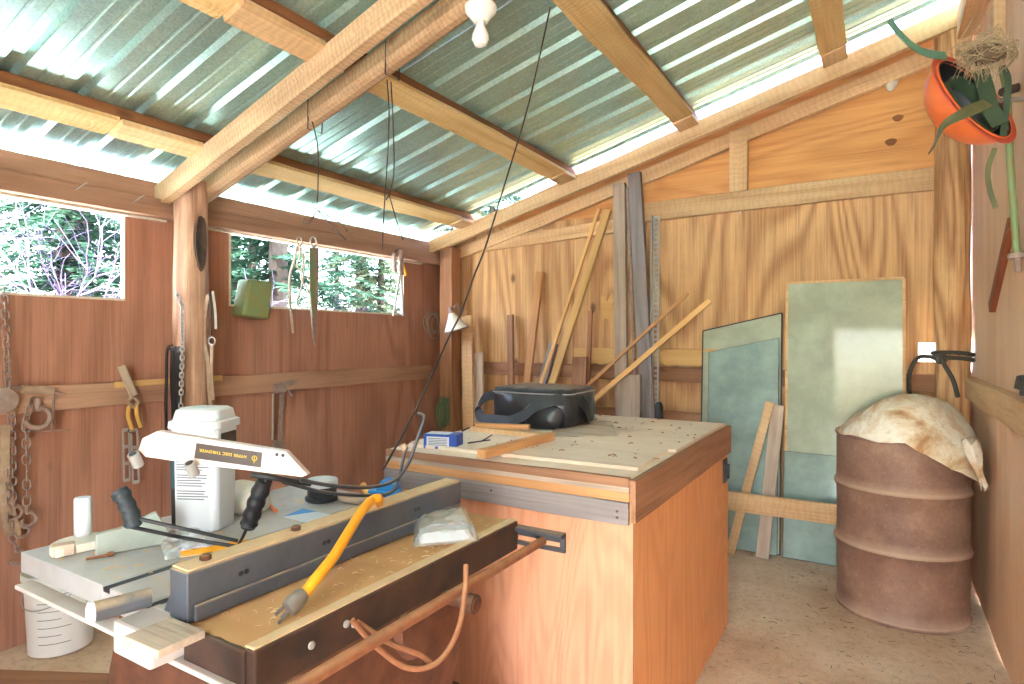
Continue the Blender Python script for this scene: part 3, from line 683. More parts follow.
mb = MB(); pr = random.Random(3)
for k in range(24):
    z = .212-k*.0068
    if k in (4, 9, 15): continue
    for s0 in range(1): facebox(mb, -.044, .043-pr.random()*.022, z, z+.0028, .0016, .0004)
for k in range(14): facebox(mb, .005+k*.0026, .005+k*.0026+.0008+.0008*(k % 3 == 0), .014, .034, .0016, .0004)
link('print', mb, 'ink', lb)
mb = MB(); facebox(mb, -.060, -.0495, .008, .11, .0006, .0008); link('dark_band', mb, 'black', tub)
mb = MB(); facebox(mb, -.060, -.0495, .11, .235, .0006, .0008); link('teal_band', mb, 'teal', tub)
mb = MB(); q = [c+u*.0655+w*a+V((0, 0, z)) for a, z in ((-.035, .215), (.035, .215), (.035, .25), (-.035, .25))]; mb.prism(q, u*.001); link('side_label', mb, 'darkbrown', tub)
# clear sleeve / crumpled plastic behind tub
mb = MB(); rbox(mb, onz(225, 512, ST)+V((-.02, .0, 0)), onz(225, 512, ST)+V((.10, .08, .075)), .02, 8, .02, 8, .012); tag(link('paper_bag', mb, 'cream', smooth=True), 'crumpled cream paper bag on the saw table behind the launcher plate', 'bag')
# disc launcher : wire frame with grips and a pinkish arm plate
dt = thing('disc_launcher', onz(240, 548, ST), 'hand disc launcher with pinkish plate and black grips resting on the saw table', 'launcher')
PZ = 1.34
out = [(138, 450), (142, 438.5), (157, 431), (285.7, 451.6), (307.6, 475), (301.8, 477.3), (199.4, 465), (145.3, 457)]
nrm = Fv*.022
mb = MB(); mb.prism([atZ(a, b, PZ) for a, b in out], nrm); ap = link('arm_plate', mb, 'pinkwhite', dt, bevel=.002)
mb = MB(); mb.prism([atZ(a, b, PZ-.0004) for a, b in ((196.5, 443), (262.3, 452.5), (260.8, 467.5), (194.2, 458.2))], -Fv*.0006); ll = link('label', mb, 'darkbrown', ap); ll['label'] = 'dark brown sticker with yellow lettering upside down'
fc = bpy.data.curves.new('lettering', 'FONT'); fc.body = 'HYPER DISC THROWER'; fc.size = .0090; fc.align_x = 'CENTER'; fc.align_y = 'CENTER'; fc.extrude = .0002; fc.space_character = 1.12; fc.offset = .0002
fc.materials.append(M['gold']); fo = bpy.data.objects.new('lettering', fc); COL.objects.link(fo); fo.parent = ll
bpy.context.view_layer.update()
fm = bpy.data.meshes.new_from_object(fo.evaluated_get(bpy.context.evaluated_depsgraph_get())); bpy.data.objects.remove(fo); fo = bpy.data.objects.new('lettering', fm); COL.objects.link(fo); fo.parent = ll
if not fm.materials: fm.materials.append(M['gold'])
c0 = atZ(223, 453.4, PZ-.0016); fo.location = c0-WLOC[ll]
tl = math.atan2(452.5-443, 262.3-196.5)
fo.rotation_euler = (Matrix.Rotation(YAW, 3, 'Z') @ Matrix.Rotation(R(90), 3, 'X') @ Matrix.Rotation(math.pi-tl, 3, 'Z')).to_euler()
mb = MB(); cc = atZ(254.5, 458.3, PZ-.0014); mb.tube(ringpts(cc, .0052, Fv, 14), .0011, 6, True); mb.tube([atZ(254.5, 457, PZ-.0014), atZ(254, 463, PZ-.0014)], .0012, 6); link('emblem', mb, 'gold', ll)
for (a, b) in ((277, 454.6), (283, 455.3)):
    q = atZ(a, b, PZ); mb = MB(); mb.tube([q-Fv*.0008, q+Fv*.001], .004, 14); link('hole', mb, 'black', ap)
for (a, b) in ((139, 457), (194.5, 466)):
    q = atZ(a, b, PZ); mb = MB(); dr_ = (-Fv*.45+V((0, 0, .85))-Rv*.12).normalized(); q = q-Fv*.014; mb.tube([q+dr_*.012, q-dr_*.020], .0115, 18); rl = link('roller', mb, 'zinc', dt, smooth=True)
    mb = MB(); q2 = q+dr_*.012; mb.tube([q2-dr_*.001, q2+dr_*.001], .008, 16); link('roller_bore', mb, 'black', rl)
def rodp(ctrl, r=.0042, mat='black', n=8):
    mb = MB(); mb.tube(curve_pts([atZ(*q) for q in ctrl], n), r, 10); return link('wire_rod', mb, mat, dt, smooth=True)
rodp([(131, 517, 1.30), (180, 528, 1.32), (238, 541, 1.36)]); rodp([(131, 527, 1.30), (190, 539, 1.36), (240, 547, 1.38)])
rodp([(236, 549, 1.40), (246, 530, 1.375), (262, 488, 1.34), (268, 476, 1.34)], .0035)
rodp([(252, 475, 1.34), (268, 477, 1.34), (285, 480, 1.36), (310, 484, 1.42)], .006)
rodp([(300, 480, 1.38), (335, 486, 1.46), (372, 487, 1.56), (395, 480, 1.62), (408, 464, 1.64), (417, 440, 1.65), (424, 418, 1.66), (418, 413, 1.67)], .0048, 'steel')
rodp([(283, 482, 1.38), (330, 493, 1.48), (380, 495, 1.60), (396, 486, 1.63), (404, 455, 1.65), (407, 447, 1.66)], .0042, 'steel')
gp = [atZ(248, 527, 1.365), atZ(250, 520, 1.362), atZ(253, 512, 1.358), atZ(256, 503, 1.354), atZ(259, 495, 1.35), atZ(262, 487, 1.345), atZ(265, 480, 1.34)]
mb = MB(); mb.tube(curve_pts(gp, 4), [(.0185+.0016*math.sin(k*1.15)) if 1 < k < 22 else .016 for k in range(25)], 18); link('grip', mb, 'black', dt, smooth=True)
gp = [atZ(133, 527, 1.30), atZ(132, 517, 1.30), atZ(128, 507, 1.30), atZ(123, 497, 1.30), atZ(118, 490, 1.30)]
mb = MB(); mb.tube(curve_pts(gp, 5), [.013]+[.0165+.0012*math.sin(k*1.3)+.0015*(k>14) for k in range(1, 20)]+[.010], 16); link('foam_handle', mb, 'grip', dt, smooth=True)
mb = MB(); mb.tube([atZ(405, 450, 1.66), atZ(403, 444, 1.66)], .009, 12); link('tip', mb, 'leather', dt, smooth=True)
# mitre gauge
p = onz(85, 560, ST); mg = thing('mitre_gauge', p, 'grey mitre gauge with white round knob on the saw table left corner', 'mitre gauge')
a = onz(95, 560, ST); 
mb = MB(); dd = V((.34, .94, 0)); nn_ = V((.94, -.34, 0))
b0 = onz(96, 557, ST); mb.prism([b0, b0+dd*.14, b0+dd*.145+V((0, 0, .03)), b0+dd*.12+V((0, 0, .08)), b0+dd*.05+V((0, 0, .055)), b0+V((0, 0, .05))], -nn_*.02); link('gauge_face', mb, 'bluegrey', mg, bevel=.003)
mb = MB(); cx = onz(84, 549, ST); q = [cx+V((.065*math.cos(R(k)), .065*math.sin(R(k)), 0)) for k in range(60, 300, 15)]; mb.prism(q, (0, 0, .02)); link('protractor', mb, 'cream', mg, bevel=.002)
mb = MB(); cx2 = onz(83, 535, ST+.02); mb.lathe([(.017, 0), (.0185, .003), (.0185, .086), (.0165, .091), (.008, .092)], cx2, 24); o = link('knob', mb, 'white', mg, smooth=True); o['label'] = 'white cylinder knob'
board('guide_block', onz(52, 557, ST)+V((0, 0, .013)), onz(75, 553, ST)+V((0, 0, .013)), .03, .026, (0, 0, 1), 'grey', mg)
mb = MB(); mb.tube([onz(86, 561, ST)+V((0, 0, .004)), onz(110, 556, ST)+V((0, 0, .004))], .003, 8); mb.tube([onz(108, 556.5, ST)+V((0, 0, .004)), onz(113, 555.4, ST)+V((0, 0, .004))], .006, 6)
tag(link('carriage_bolt', mb, 'rustpipe', smooth=True), 'rusty bolt lying in front of the mitre gauge', 'bolt')
# yellow strips / cord
mb = MB(); mb.strip(curve_pts([onz(181, 557, ST)+V((0, 0, .005)), onz(210, 553, ST)+V((0, 0, .007)), onz(246, 546, ST)+V((0, 0, .008))], 8), (0, 0, 1), .016, .008)
tag(link('pencil_stub', mb, 'yellow'), 'flat yellow carpenter pencil lying along the fence on the saw table', 'pencil')
ec = thing('extension_cord', onz(300, 605, SZ), 'yellow cord with three-prong plug draped over the saw fence', 'cord')
pc = curve_pts([atZ(304, 594, 1.10), atZ(318, 576, 1.13), atZ(334, 556, 1.18), atZ(350, 530, 1.255), atZ(362, 511, 1.32), atZ(371, 501, 1.37), atZ(379, 499, 1.42), onz(383, 507, .9)+V((-.05, .02, -.02)), onz(380, 500, SZ)+V((-.12, .05, .02))], 8)
mb = MB(); mb.tube(pc, .0105, 14); link('cable', mb, 'yellow', ec, smooth=True)
pa, pb = atZ(304.5, 593, 1.099), atZ(288, 609, 1.072); mb = MB(); mb.tube([pa, pa.lerp(pb, .2), pa.lerp(pb, .75), pb], [.012, .0165, .019, .0165], 14, flat=.8); pg = link('plug', mb, 'plug_grey', ec, smooth=True)
d = (pb-pa).normalized(); s_ = d.cross(V((0, 0, 1))).normalized()
for k, (o1, o2) in enumerate(((-.009, .004), (.009, .004), (0, -.008))):
    mb = MB(); q = pb+s_*o1+V((0, 0, o2)); mb.strip([q, q+d*.022], V((0, 0, 1)), .006, .002); link('prong', mb, 'plug_grey', pg)
# clear bag with parts
p = onz(445, 545, SZ); 
pbag = thing('parts_bag', p, 'clear plastic bag of white paper lying on the dusty saw bed', 'bag')
q = [onz(414, 547, SZ+.004), onz(480, 541, SZ+.004), onz(466, 513, SZ+.004), onz(413, 520, SZ+.004)]
def soft(q, h, seed, n=16, flap=0):
    mb = MB(); top = []; bot = []
    for i in range(n+1):
        a = []; b = []
        for j in range(n+1):
            s_, t_ = i/n, j/n; pnt = (q[0]*(1-s_)+q[1]*s_)*(1-t_)+(q[3]*(1-s_)+q[2]*s_)*t_
            k = (max(0, 1-(2*s_-1)**6)*max(0, 1-(2*t_-1)**6))**.5
            nz = noise.noise(V((s_*5, t_*5, seed)))*.006+noise.noise(V((s_*13, t_*13, seed)))*.002
            a.append(pnt+V((0, 0, h*k+nz*k))); b.append(pnt.copy())
        top.append(a); bot.append(b)
    mb.loops(top, False, False); mb.loops(bot, False, False); bmesh.ops.remove_doubles(mb.bm, verts=mb.bm.verts, dist=.0004); return mb
link('bag_film', soft(q, .034, 2), 'poly', pbag, smooth=True)
cen = (q[0]+q[1]+q[2]+q[3])/4; qi = [cen+(k-cen)*.82 for k in q]; link('folded_paper', soft(qi, .022, 4), 'paper', pbag, smooth=True)
mb = soft([qi[0].lerp(qi[3], .35)+V((0, 0, .018)), qi[1].lerp(qi[2], .35)+V((0, 0, .018)), qi[2]+V((0, 0, .018)), qi[3]+V((0, 0, .018))], .01, 9); link('grey_sleeve', mb, 'bluegrey', pbag, smooth=True)
mb = MB(); mb.strip([q[3]+V((0, 0, .012)), q[3].lerp(q[2], .35)+V((0, .02, .03)), q[3].lerp(q[2], .6)+V((0, .015, .02))], V((0, .6, .8)), .05, .001); link('torn_flap', mb, 'cream', pbag)
# round gauge / dish behind fence
p = onz(322, 500, ST); rg = thing('round_tin', p, 'black round tin with clear lid at the far end of the saw table', 'tin')
mb = MB(); mb.lathe([(.045, 0), (.05, .004), (.05, .012), (.043, .016), (.043, .05), (.0445, .052)], p, 30); link('tin_body', mb, 'black', rg, smooth=True)
mb = MB(); mb.lathe([(.0455, .044), (.047, .046), (.047, .062), (.044, .065), (.02, .067)], p, 30); link('lid', mb, 'paper', rg, smooth=True)
mb = MB(); pp = [onz(283, 517, ST), onz(312, 524, ST), onz(331, 515, ST), onz(303, 509, ST)]; mb.prism(pp, (0, 0, .0012)); cd = tag(link('info_card', mb, 'paper'), 'white and blue printed card lying on the saw table beside the fence', 'card')
ce = sum(pp, V((0, 0, 0)))/4; mb = MB(); mb.prism([pp[3].lerp(pp[0], .9)+V((0, 0, .0013)), pp[0].lerp(pp[1], .0)+V((0, 0, .0013)), pp[3].lerp(pp[2], .5)+V((0, 0, .0013)), pp[3]+V((0, 0, .0013))], (0, 0, .0004)); link('blue_print', mb, 'skyblue', cd)
# bright blue block tool behind the fence
p = onz(385, 496, ST+.01); bt = thing('blue_tool', p-V((0, 0, .01)), 'bright blue plastic tape case behind the far end of the fence', 'tool')
Mx = Matrix.Translation(p-V((0, 0, .01))) @ Matrix.Rotation(R(20), 4, 'Z'); mb = MB(); mb.box((-.045, -.03, 0), (.045, .03, .032), Mx); mb.prism([Mx @ V(k) for k in ((-.02, -.03, .032), (.04, -.03, .032), (.04, -.03, .05), (.0, -.03, .065))], Mx.to_3x3() @ V((0, .06, 0))); link('case', mb, 'skyblue', bt, bevel=.004)
mb = MB(); mb.box((-.03, -.0312, .006), (.02, -.0302, .024), Mx); link('sticker', mb, 'blue', bt)
p = onz(352, 503, ST); mb = MB(); rbox(mb, p+V((-.05, -.015, 0)), p+V((.04, .03, .022)), .009, 6, .004, 3, .002); tag(link('sanding_block', mb, 'grey', smooth=True), 'small grey sanding block beside the blue case on the saw', 'block')
# loose plastic film with pencil at far left table
mb = soft([onz(165, 560, ST+.001), onz(215, 553, ST+.001), onz(200, 528, ST+.001), onz(158, 536, ST+.001)], .012, 12); tag(link('film_scrap', mb, 'poly', smooth=True), 'crumpled clear plastic film on the saw table below the tub', 'plastic film')
mb = MB(); a, b = onz(270, 505, ST+.005), onz(276, 511, ST+.005); mb.tube([a, b], .005, 10); tag(link('earplug', mb, 'orange', smooth=True), 'small orange-tipped stub lying beside the black pistol grip', 'stub')

# ================================================================== DRUM AND SACK
DX, DY, DR = .088, 3.655, .285
dr = thing('steel_drum', (DX, DY, 0), 'rusty brown steel oil drum on the floor by the right wall', 'drum')
prof_ = [(.27, .012), (DR+.004, .0), (DR+.006, .008), (DR+.004, .016), (DR, .022), (DR, .30)]
def rib(z): return [(DR+.001, z-.022), (DR+.008, z-.012), (DR+.013, z), (DR+.008, z+.012), (DR+.001, z+.022)]
prof_ = prof_[:-1]+[(DR-.001, .12), (DR, .20)]+rib(.335)+[(DR-.001, .42), (DR-.001, .52)]+rib(.62)+[(DR, .70), (DR, .80), (DR, .862), (DR+.006, .868), (DR+.007, .877), (DR+.003, .884), (DR-.006, .884), (DR-.01, .876), (DR-.012, .862), (.1, .860)]
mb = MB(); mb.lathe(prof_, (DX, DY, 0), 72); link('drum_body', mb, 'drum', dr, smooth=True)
mb = MB(); mb.lathe([(.03, .86), (.032, .868), (.026, .873), (.01, .874)], (DX-.19, DY, 0), 20); link('bung', mb, 'iron', dr, smooth=True)
mb = MB(); rings = []; cx, cy, cz = .125, 3.57, .885; NU, NV = 64, 36
for i in range(NV+1):
    ph = -math.pi/2+math.pi*i/NV; ring = []
    for k in range(NU):
        th = 2*math.pi*k/NU; cp_ = abs(math.cos(ph))**.75
        dx = .30*math.cos(th)*cp_; dy = .27*math.sin(th)*cp_
        sq = 1+.10*math.cos(2*th-.6)+.05*math.sin(3*th)
        dx *= sq*(.95 if dx < 0 else 1); dy *= sq
        hgt = (.188 if ph > 0 else .012)*math.copysign(abs(math.sin(ph))**.9, ph)
        # ridge higher toward left-middle, flatter at far right
        tl_ = min(1, max(0, (.33+dx)/.38)); pnt = V((cx+dx, cy+dy, cz+hgt*(.22+.83*tl_*(2-tl_))*(1-.25*max(0, (dx-.1)/.2))))
        s_ = dx*.86-dy*.5-.10
        if s_ > 0: pnt.z -= .75*s_+1.0*s_*s_
        rd = V((pnt.x-DX, pnt.y-DY, 0))
        if s_ > .05 and pnt.z < .875 and rd.length < DR+.012:
            rd = rd.normalized()*(DR+.012); pnt.x, pnt.y = DX+rd.x, DY+rd.y
        wr = noise.noise(V((pnt.x*5, pnt.y*5, pnt.z*6)))*.020+noise.noise(V((pnt.x*16, pnt.y*16, pnt.z*14+3)))*.010+.006*math.sin(38*(pnt.x-.5*pnt.y)+4*noise.noise(pnt*5))*(1 if dx < -.12 or dx > .18 else .25)
        pnt.z += wr*(1 if ph > -.3 else .3)
        pnt.x = min(pnt.x, XR-.052); ring.append(pnt)
    rings.append(ring)
mb.loops(rings); sk = tag(link('grain_sack', mb, 'sack', smooth=True), 'stained cream cloth sack slumped over the top of the drum', 'sack')
mb = MB(); ap_ = V((.385, 3.42, .78))
rings = []
for i in range(9):
    t_ = i/8; c_ = V((.345, 3.40, .90)).lerp(V((.392, 3.36, .70)), t_); r_ = .045*(1-t_)+.02+.012*math.sin(t_*7)
    rings.append([c_+V((r_*.5*math.cos(a), r_*(1+.3*math.sin(3*a+t_*4))*math.sin(a)*.8, .012*math.sin(5*a))) for a in [2*math.pi*k/20 for k in range(20)]])
mb.loops(rings); o = link('gathered_end', mb, 'sack', sk, smooth=True)
# rope on the corner post
rp = thing('rope_tie', (.325, 4.12, 1.22), 'dark braided rope knotted around the corner log post above the sack', 'rope')
mb = MB()
for dz in (0, .028): mb.tube(ringpts((.342, 4.12, 1.245+dz), .090, (.05, .1, 1), 32), .011, 8, True)
link('coil', mb, 'darkrope', rp, smooth=True)
kp = V((.283, 4.018, 1.25))
mb = MB(); mb.tube(curve_pts([kp, ony(920, 357, 4.02), ony(911, 369, 4.02), ony(909, 385, 4.02), ony(911, 400, 4.0)], 8), .011, 8); link('loop', mb, 'darkrope', rp, smooth=True)
mb = MB(); mb.tube(curve_pts([kp, ony(945, 366, 4.0), ony(953, 380, 3.98), ony(958, 397, 3.95)], 8), .011, 8); link('tail', mb, 'darkrope', rp, smooth=True)
mb = MB(); mb.tube(ringpts(kp, .02, (0, 1, .3), 16), .012, 8, True); link('knot', mb, 'darkrope', rp, smooth=True)

# ================================================================== GLASS SHEETS at the back wall
def pane(name, tl, tr, zb, yb, yt, mat, edge, label, ew=.008, th=.006):
    """tl/tr top corners in the picture at the wall, straight down to the floor at y=yb"""
    a, b = ony(*tl, yt), ony(*tr, yt)
    q = [V((a.x, yb, zb)), V((b.x, yb, zb)), b, a]; n_ = (q[1]-q[0]).cross(q[3]-q[0]).normalized()
    t_ = thing(name, ((a.x+b.x)/2, yb, zb), label, 'glass sheet')
    mb = MB(); mb.prism(q, -n_*th); link('glass', mb, mat, t_)
    mb = MB()
    for i in range(4):
        p0, p1 = q[i]-n_*th/2, q[(i+1) % 4]-n_*th/2; mb.strip([p0, p1], n_, th+.006, ew)
    link('edging', mb, edge, t_); return t_
pane('glass_sheet', (787, 283), (904, 278), .004, 4.135, 4.225, 'pane', 'lumber', 'tallest glass sheet with tan wooden edging, beside the drum', .016, .006)
pane('glass_sheet', (703, 331), (782, 313), .004, 4.135, 4.235, 'pane', 'black', 'dark-edged glass sheet with slanting top, left of the tallest', .008, .006)
pane('glass_sheet', (709, 352), (779, 338), .004, 4.11, 4.20, 'pane2', 'wire', 'shorter glass sheet leaning in front of the slant-topped one', .002, .006)
pane('glass_sheet', (784, 451), (845, 457), .004, 4.105, 4.165, 'pane2', 'wire', 'low glass sheet in front of the tallest, behind the cross board', .002, .006)
tag(board('cross_board', (-1.12, 3.985, .345), (.25, 4.0, .335), .115, .03, (0, 1, 0), 'lumber', bevel=.003, wob=.003, nseg=6), 'grey horizontal board holding the glass sheets, ending at the drum', 'board')
def lean(name, top, bot, yt, yb, w, t, mat, label, cat='board', face=(0, 1, 0)):
    """leaning stick: top px at depth yt, a second px lower down, extended to the floor"""
    a, b = ony(*top, yt), ony(*bot, yb); d = b-a; k = (a.z-.003-abs(t)*.0)/(-d.z); e_ = a+d*k
    return tag(board(name, a, e_, w, t, face, mat, bevel=.002), label, cat)
lean('leaning_board', (770, 402), (744, 500), 4.06, 4.03, .052, .02, 'lumber', 'tan narrow board leaning on the glass, behind the cross board')
lean('leaning_board', (778, 405), (763, 552), 4.075, 4.035, .075, .02, 'grey', 'grey-brown wider board leaning on the glass beside the narrow tan one')

# ================================================================== LUMBER along the back wall
G = 'boards and sticks stacked along the back wall'
def lv(*a, **k): o = lean(*a, **k); o['group'] = G; return o
lv('leaning_board', (467, 316), (469, 430), 4.13, 4.05, .10, .03, 'lumber', 'tan board standing next to the corner post, top at lamp height', face=(0, 1, 0))
lv('leaning_board', (478.5, 353), (479, 430), 4.16, 4.06, .09, .025, 'grey', 'short pale grey board standing right of the tan corner board')
lv('leaning_stick', (510.5, 315), (511, 395), 4.22, 4.12, .05, .03, 'brown', 'thin upright dark brown stick against the tan plywood', cat='stick')
lv('leaning_stick', (540, 272), (527, 385), 4.24, 4.12, .06, .03, 'orange_strip', 'orange-tan stick leaning slightly right behind the bag', cat='stick')
lv('leaning_board', (554, 343), (541, 388), 4.21, 4.14, .065, .03, 'greywood', 'silver-grey board end leaning just left of the long pale sticks')
lv('leaning_stick', (608, 210), (551, 388), 4.21, 4.02, .055, .035, 'clean', 'thick long pale stick of the tall slanting pair', cat='stick')
lv('leaning_stick', (599, 209), (545, 372), 4.245, 4.07, .025, .02, 'clean', 'thin long pale stick behind the thick one of the slanting pair', cat='stick')
lv('leaning_stick', (590.5, 311), (588, 380), 4.235, 4.14, .032, .02, 'brown', 'slim brown stick standing right of the slanting pair', cat='stick')
lv('leaning_board', (580, 357), (579, 392), 4.13, 4.09, .115, .03, 'brown', 'short wide brown board end showing behind the bag')
lv('leaning_board', (629, 375), (629, 420), 4.06, 4.02, .17, .03, 'grey', 'short wide grey board standing below the two tall planks')
lv('tall_plank', (619.5, 184), (622, 420), 4.17, 4.085, .088, .04, 'grey', 'left one of the two tall grey planks beside the slanting sticks', cat='plank')
lv('tall_plank', (634.5, 173), (649, 420), 4.18, 4.095, .092, .04, 'greywood', 'right one of the two tall grey planks, its top slightly higher', cat='plank')
lv('leaning_stick', (688, 293), (597, 377), 4.09, 4.0, .022, .018, 'orange_strip', 'thin dark-tan stick crossing low in front of the tall planks', cat='stick')
lv('leaning_stick', (710, 300), (601, 394), 4.05, 3.97, .034, .022, 'clean', 'thicker pale stick crossing low in front of the tall planks', cat='stick')
mb = MB(); a, b = ony(627.5, 188, 4.16), ony(637, 420, 4.08); d = b-a; b = a+d*((a.z-.003)/(-d.z)); mb.tube([a, b], .013, 10); o = tag(link('iron_pipe', mb, 'iron', smooth=True), 'thin iron rod standing between the two tall grey planks', 'rod', G)
# slotted steel angle
a, b = ony(656.5, 216, 4.2), ony(655, 420, 4.1); d = b-a; b = a+d*((a.z-.003)/(-d.z)); d = (b-a).normalized(); L = (b-a).length
sa = thing('slotted_angle', b, 'zinc slotted angle post leaning on the wall right of the planks', 'angle post', G)
xh = V((1, 0, 0)); yh = d.cross(xh).normalized()
mb = MB()
mb.strip([a-xh*.018, b-xh*.018], xh, .012, .003); mb.strip([a+xh*.018, b+xh*.018], xh, .012, .003)
k = 0.0
while k < L-.02: mb.strip([a+d*k-yh*0, a+d*(k+.014)], xh, .026, .003); k += .036
link('slotted_face', mb, 'zinc', sa)
mb = MB(); mb.strip([a-xh*.024+yh*.018, b-xh*.024+yh*.018], yh, .036, .003); link('flange', mb, 'zinc', sa)
# black grip tool behind bench
b = ony(659, 402, 3.55); th_ = thing('grip_handle', (b.x, b.y, 0), 'black rubber grip of a tool standing behind the bench', 'tool')
mb = MB(); mb.tube([(b.x, b.y, 0), (b.x, b.y, b.z-.12)], .013, 12); link('shaft', mb, 'iron', th_, smooth=True)
mb = MB(); mb.tube([V((b.x, b.y, z)) for z in (b.z-.17, b.z-.16, b.z-.03, b.z-.012, b.z)], [.024, .027, .025, .020, .012], 16); link('grip', mb, 'black', th_, smooth=True)

# ================================================================== LEFT WALL HANGINGS
XW = XL+.03
LINK = {}
def chain(name, pts, ll, r, label, mat='iron', hook=None, group=None):
    """chain of separate links along a path"""
    P = [V(p) for p in pts]; t_ = thing(name, P[0], label, 'chain', group)
    key = (round(ll, 4), round(r, 4), mat)
    if key not in LINK:
        mb = MB(); h = ll/2; w = ll*.30
        path = [V((w*math.cos(R(a)), 0, (h-w)+w*math.sin(R(a)))) for a in range(0, 181, 30)]+[V((w*math.cos(R(a)), 0, -(h-w)+w*math.sin(R(a)))) for a in range(180, 361, 30)]
        mb.tube(path, r, 6, True); bm = mb.bm; bmesh.ops.recalc_face_normals(bm, faces=bm.faces); me = bpy.data.meshes.new('link'); bm.to_mesh(me); bm.free()
        me.materials.append(M[mat]); me.polygons.foreach_set('use_smooth', [True]*len(me.polygons)); LINK[key] = me
    seglen = [(b-a).length for a, b in zip(P, P[1:])]; tot = sum(seglen); step = ll-2.2*r*1.0; n = max(1, int(tot/step))
    for i in range(n):
        s_ = (i+.5)*tot/n; k = 0
        while k < len(seglen)-1 and s_ > seglen[k]: s_ -= seglen[k]; k += 1
        p = P[k].lerp(P[k+1], s_/seglen[k]); d = (P[k+1]-P[k]).normalized()
        o = bpy.data.objects.new('link', LINK[key]); COL.objects.link(o); o.parent = t_; o.location = p-P[0]
        q = V((0, 0, 1)).rotation_difference(d); o.rotation_euler = (q.to_matrix() @ Matrix.Rotation(R(20+90*(i % 2)), 3, 'Z')).to_euler()
    return t_
def hook(parent, p, s=1.0, mat='iron', name='hook'):
    mb = MB(); y = V((.25, 1, 0)).normalized(); z = V((0, 0, 1))
    pts = [p+z*0, p-z*.03*s]+[p-z*.055*s+y*(.028*s*math.sin(R(a)))*1+z*(.028*s*math.cos(R(a))) for a in range(20, 290, 30)]
    mb.tube(curve_pts(pts, 3), .007*s, 8); return link(name, mb, mat, parent, smooth=True)
X1 = XL+.05
def wl(px, py, x=X1): return onx(px, py, x)
n_ = MB(); 
c1 = chain('hanging_chain', [wl(4, 288, XL+.03), wl(6, 330, X1), wl(8, 385, XL+.06), wl(12, 420, X1), wl(13, 500, X1)], .042, .0042, 'rusty chain hanging from the near window sill at the frame edge'); hook(c1, wl(14, 500), 1.0)
c2 = chain('hanging_chain', [wl(33, 398, XL+.06), wl(26, 420, X1), wl(27, 470, X1), wl(27, 505, X1)], .044, .0042, 'rusty chain with two hooks hanging under the wooden roller'); hook(c2, wl(27, 505), 1.15); hook(c2, wl(22, 520), .9)
c3 = chain('hanging_chain', [wl(10, 438, X1), wl(6, 480, X1), wl(8, 520, X1), wl(16, 548, X1)], .04, .004, 'lowest rusty chain bunch dangling beside the white bucket'); hook(c3, wl(17, 545), 1.0)
# roller with hook (load binder)
lb_ = thing('load_binder', wl(38, 390, XL+.06), 'pale roller and steel hook lying along the left rail under the near window', 'binder')
mb = MB(); mb.tube([wl(22, 389, XL+.055), wl(53, 390, XL+.055)], .019, 14); link('roller', mb, 'leather', lb_, smooth=True)
mb = MB(); mb.tube([wl(8, 386, XL+.055), wl(66, 394, XL+.055)], .006, 8); mb.tube(curve_pts([wl(54, 388, XL+.055), wl(53, 410, XL+.055), wl(52, 431, XL+.055)], 6), .005, 8); mb.tube([wl(24, 432, XL+.05), wl(70, 430, XL+.05)], .0025, 6); link('rod', mb, 'iron', lb_, smooth=True)
hook(lb_, wl(38, 398, XL+.06), 1.6)
mb = MB(); mb.lathe([(.012, -.012), (.05, -.008), (.055, 0), (.05, .008), (.012, .012)], wl(4, 400, XL+.07), 24, Matrix.Rotation(R(80), 4, 'Y')); lb2 = link('pulley', mb, 'iron', lb_, smooth=True)
for px_, py_ in ((2, 470), (5, 455)):
    pass
# strap bundle at far left
sb = thing('harness_straps', wl(3, 450, X1), 'bundle of worn pale straps hanging at the far left frame edge', 'straps')
for k in range(3):
    mb = MB(); mb.strip(curve_pts([wl(2+k*2, 425, X1), wl(0+k*3, 455, X1+.01*k), wl(3+k*2, 480, X1), wl(4+k*4, 510, X1), wl(8+k*5, 535, X1)], 6), (0, 1, .1), .025, .004); link('strap', mb, 'leather', sb)
# wooden peg with yellow pliers and steel hinge strips
pg_ = tag(board('wooden_peg', wl(121, 366, XL+.06), wl(134, 396, XL+.09), .035, .018, (1, 0, 0), 'grey'), 'grey wooden peg standing out of the left rail above the yellow pliers', 'peg')
pt = thing('yellow_pliers', wl(132, 398, XL+.07), 'pliers with yellow handles hanging from the left rail', 'pliers')
mb = MB(); mb.tube(curve_pts([wl(128, 402, XL+.07), wl(133, 397, XL+.07), wl(138, 402, XL+.07), wl(133, 407, XL+.07), wl(128, 402, XL+.07)], 5), .009, 8); link('jaw', mb, 'leather', pt, smooth=True)
mb = MB(); mb.tube(curve_pts([wl(129, 406, XL+.07), wl(128, 416, XL+.07), wl(132, 429, XL+.07)], 5), .0095, 10); link('handle', mb, 'dull_yellow', pt, smooth=True)
mb = MB(); mb.tube(curve_pts([wl(136, 405, XL+.07), wl(137, 416, XL+.07), wl(141, 427, XL+.07)], 5), .0095, 10); link('handle', mb, 'dull_yellow', pt, smooth=True)
hg = thing('hinge_strips', wl(130, 430, XL+.05), 'pair of slotted steel strips hanging below the yellow pliers', 'hinge')
for px0, px1, y1 in ((126, 127, 480), (134, 136, 482)):
    a, b = wl(px0, 430, XL+.045), wl(px1, y1, XL+.045); mb = MB(); yv = V((0, 1, 0))
    mb.strip([a+yv*.014, b+yv*.014], yv, .008, .004); mb.strip([a-yv*.014, b-yv*.014], yv, .008, .004)
    for k in range(4): q = a.lerp(b, k/3); mb.strip([q+V((0, 0, .008)), q-V((0, 0, .008))], yv, .03, .004)
    link('strip', mb, 'zinc', hg)
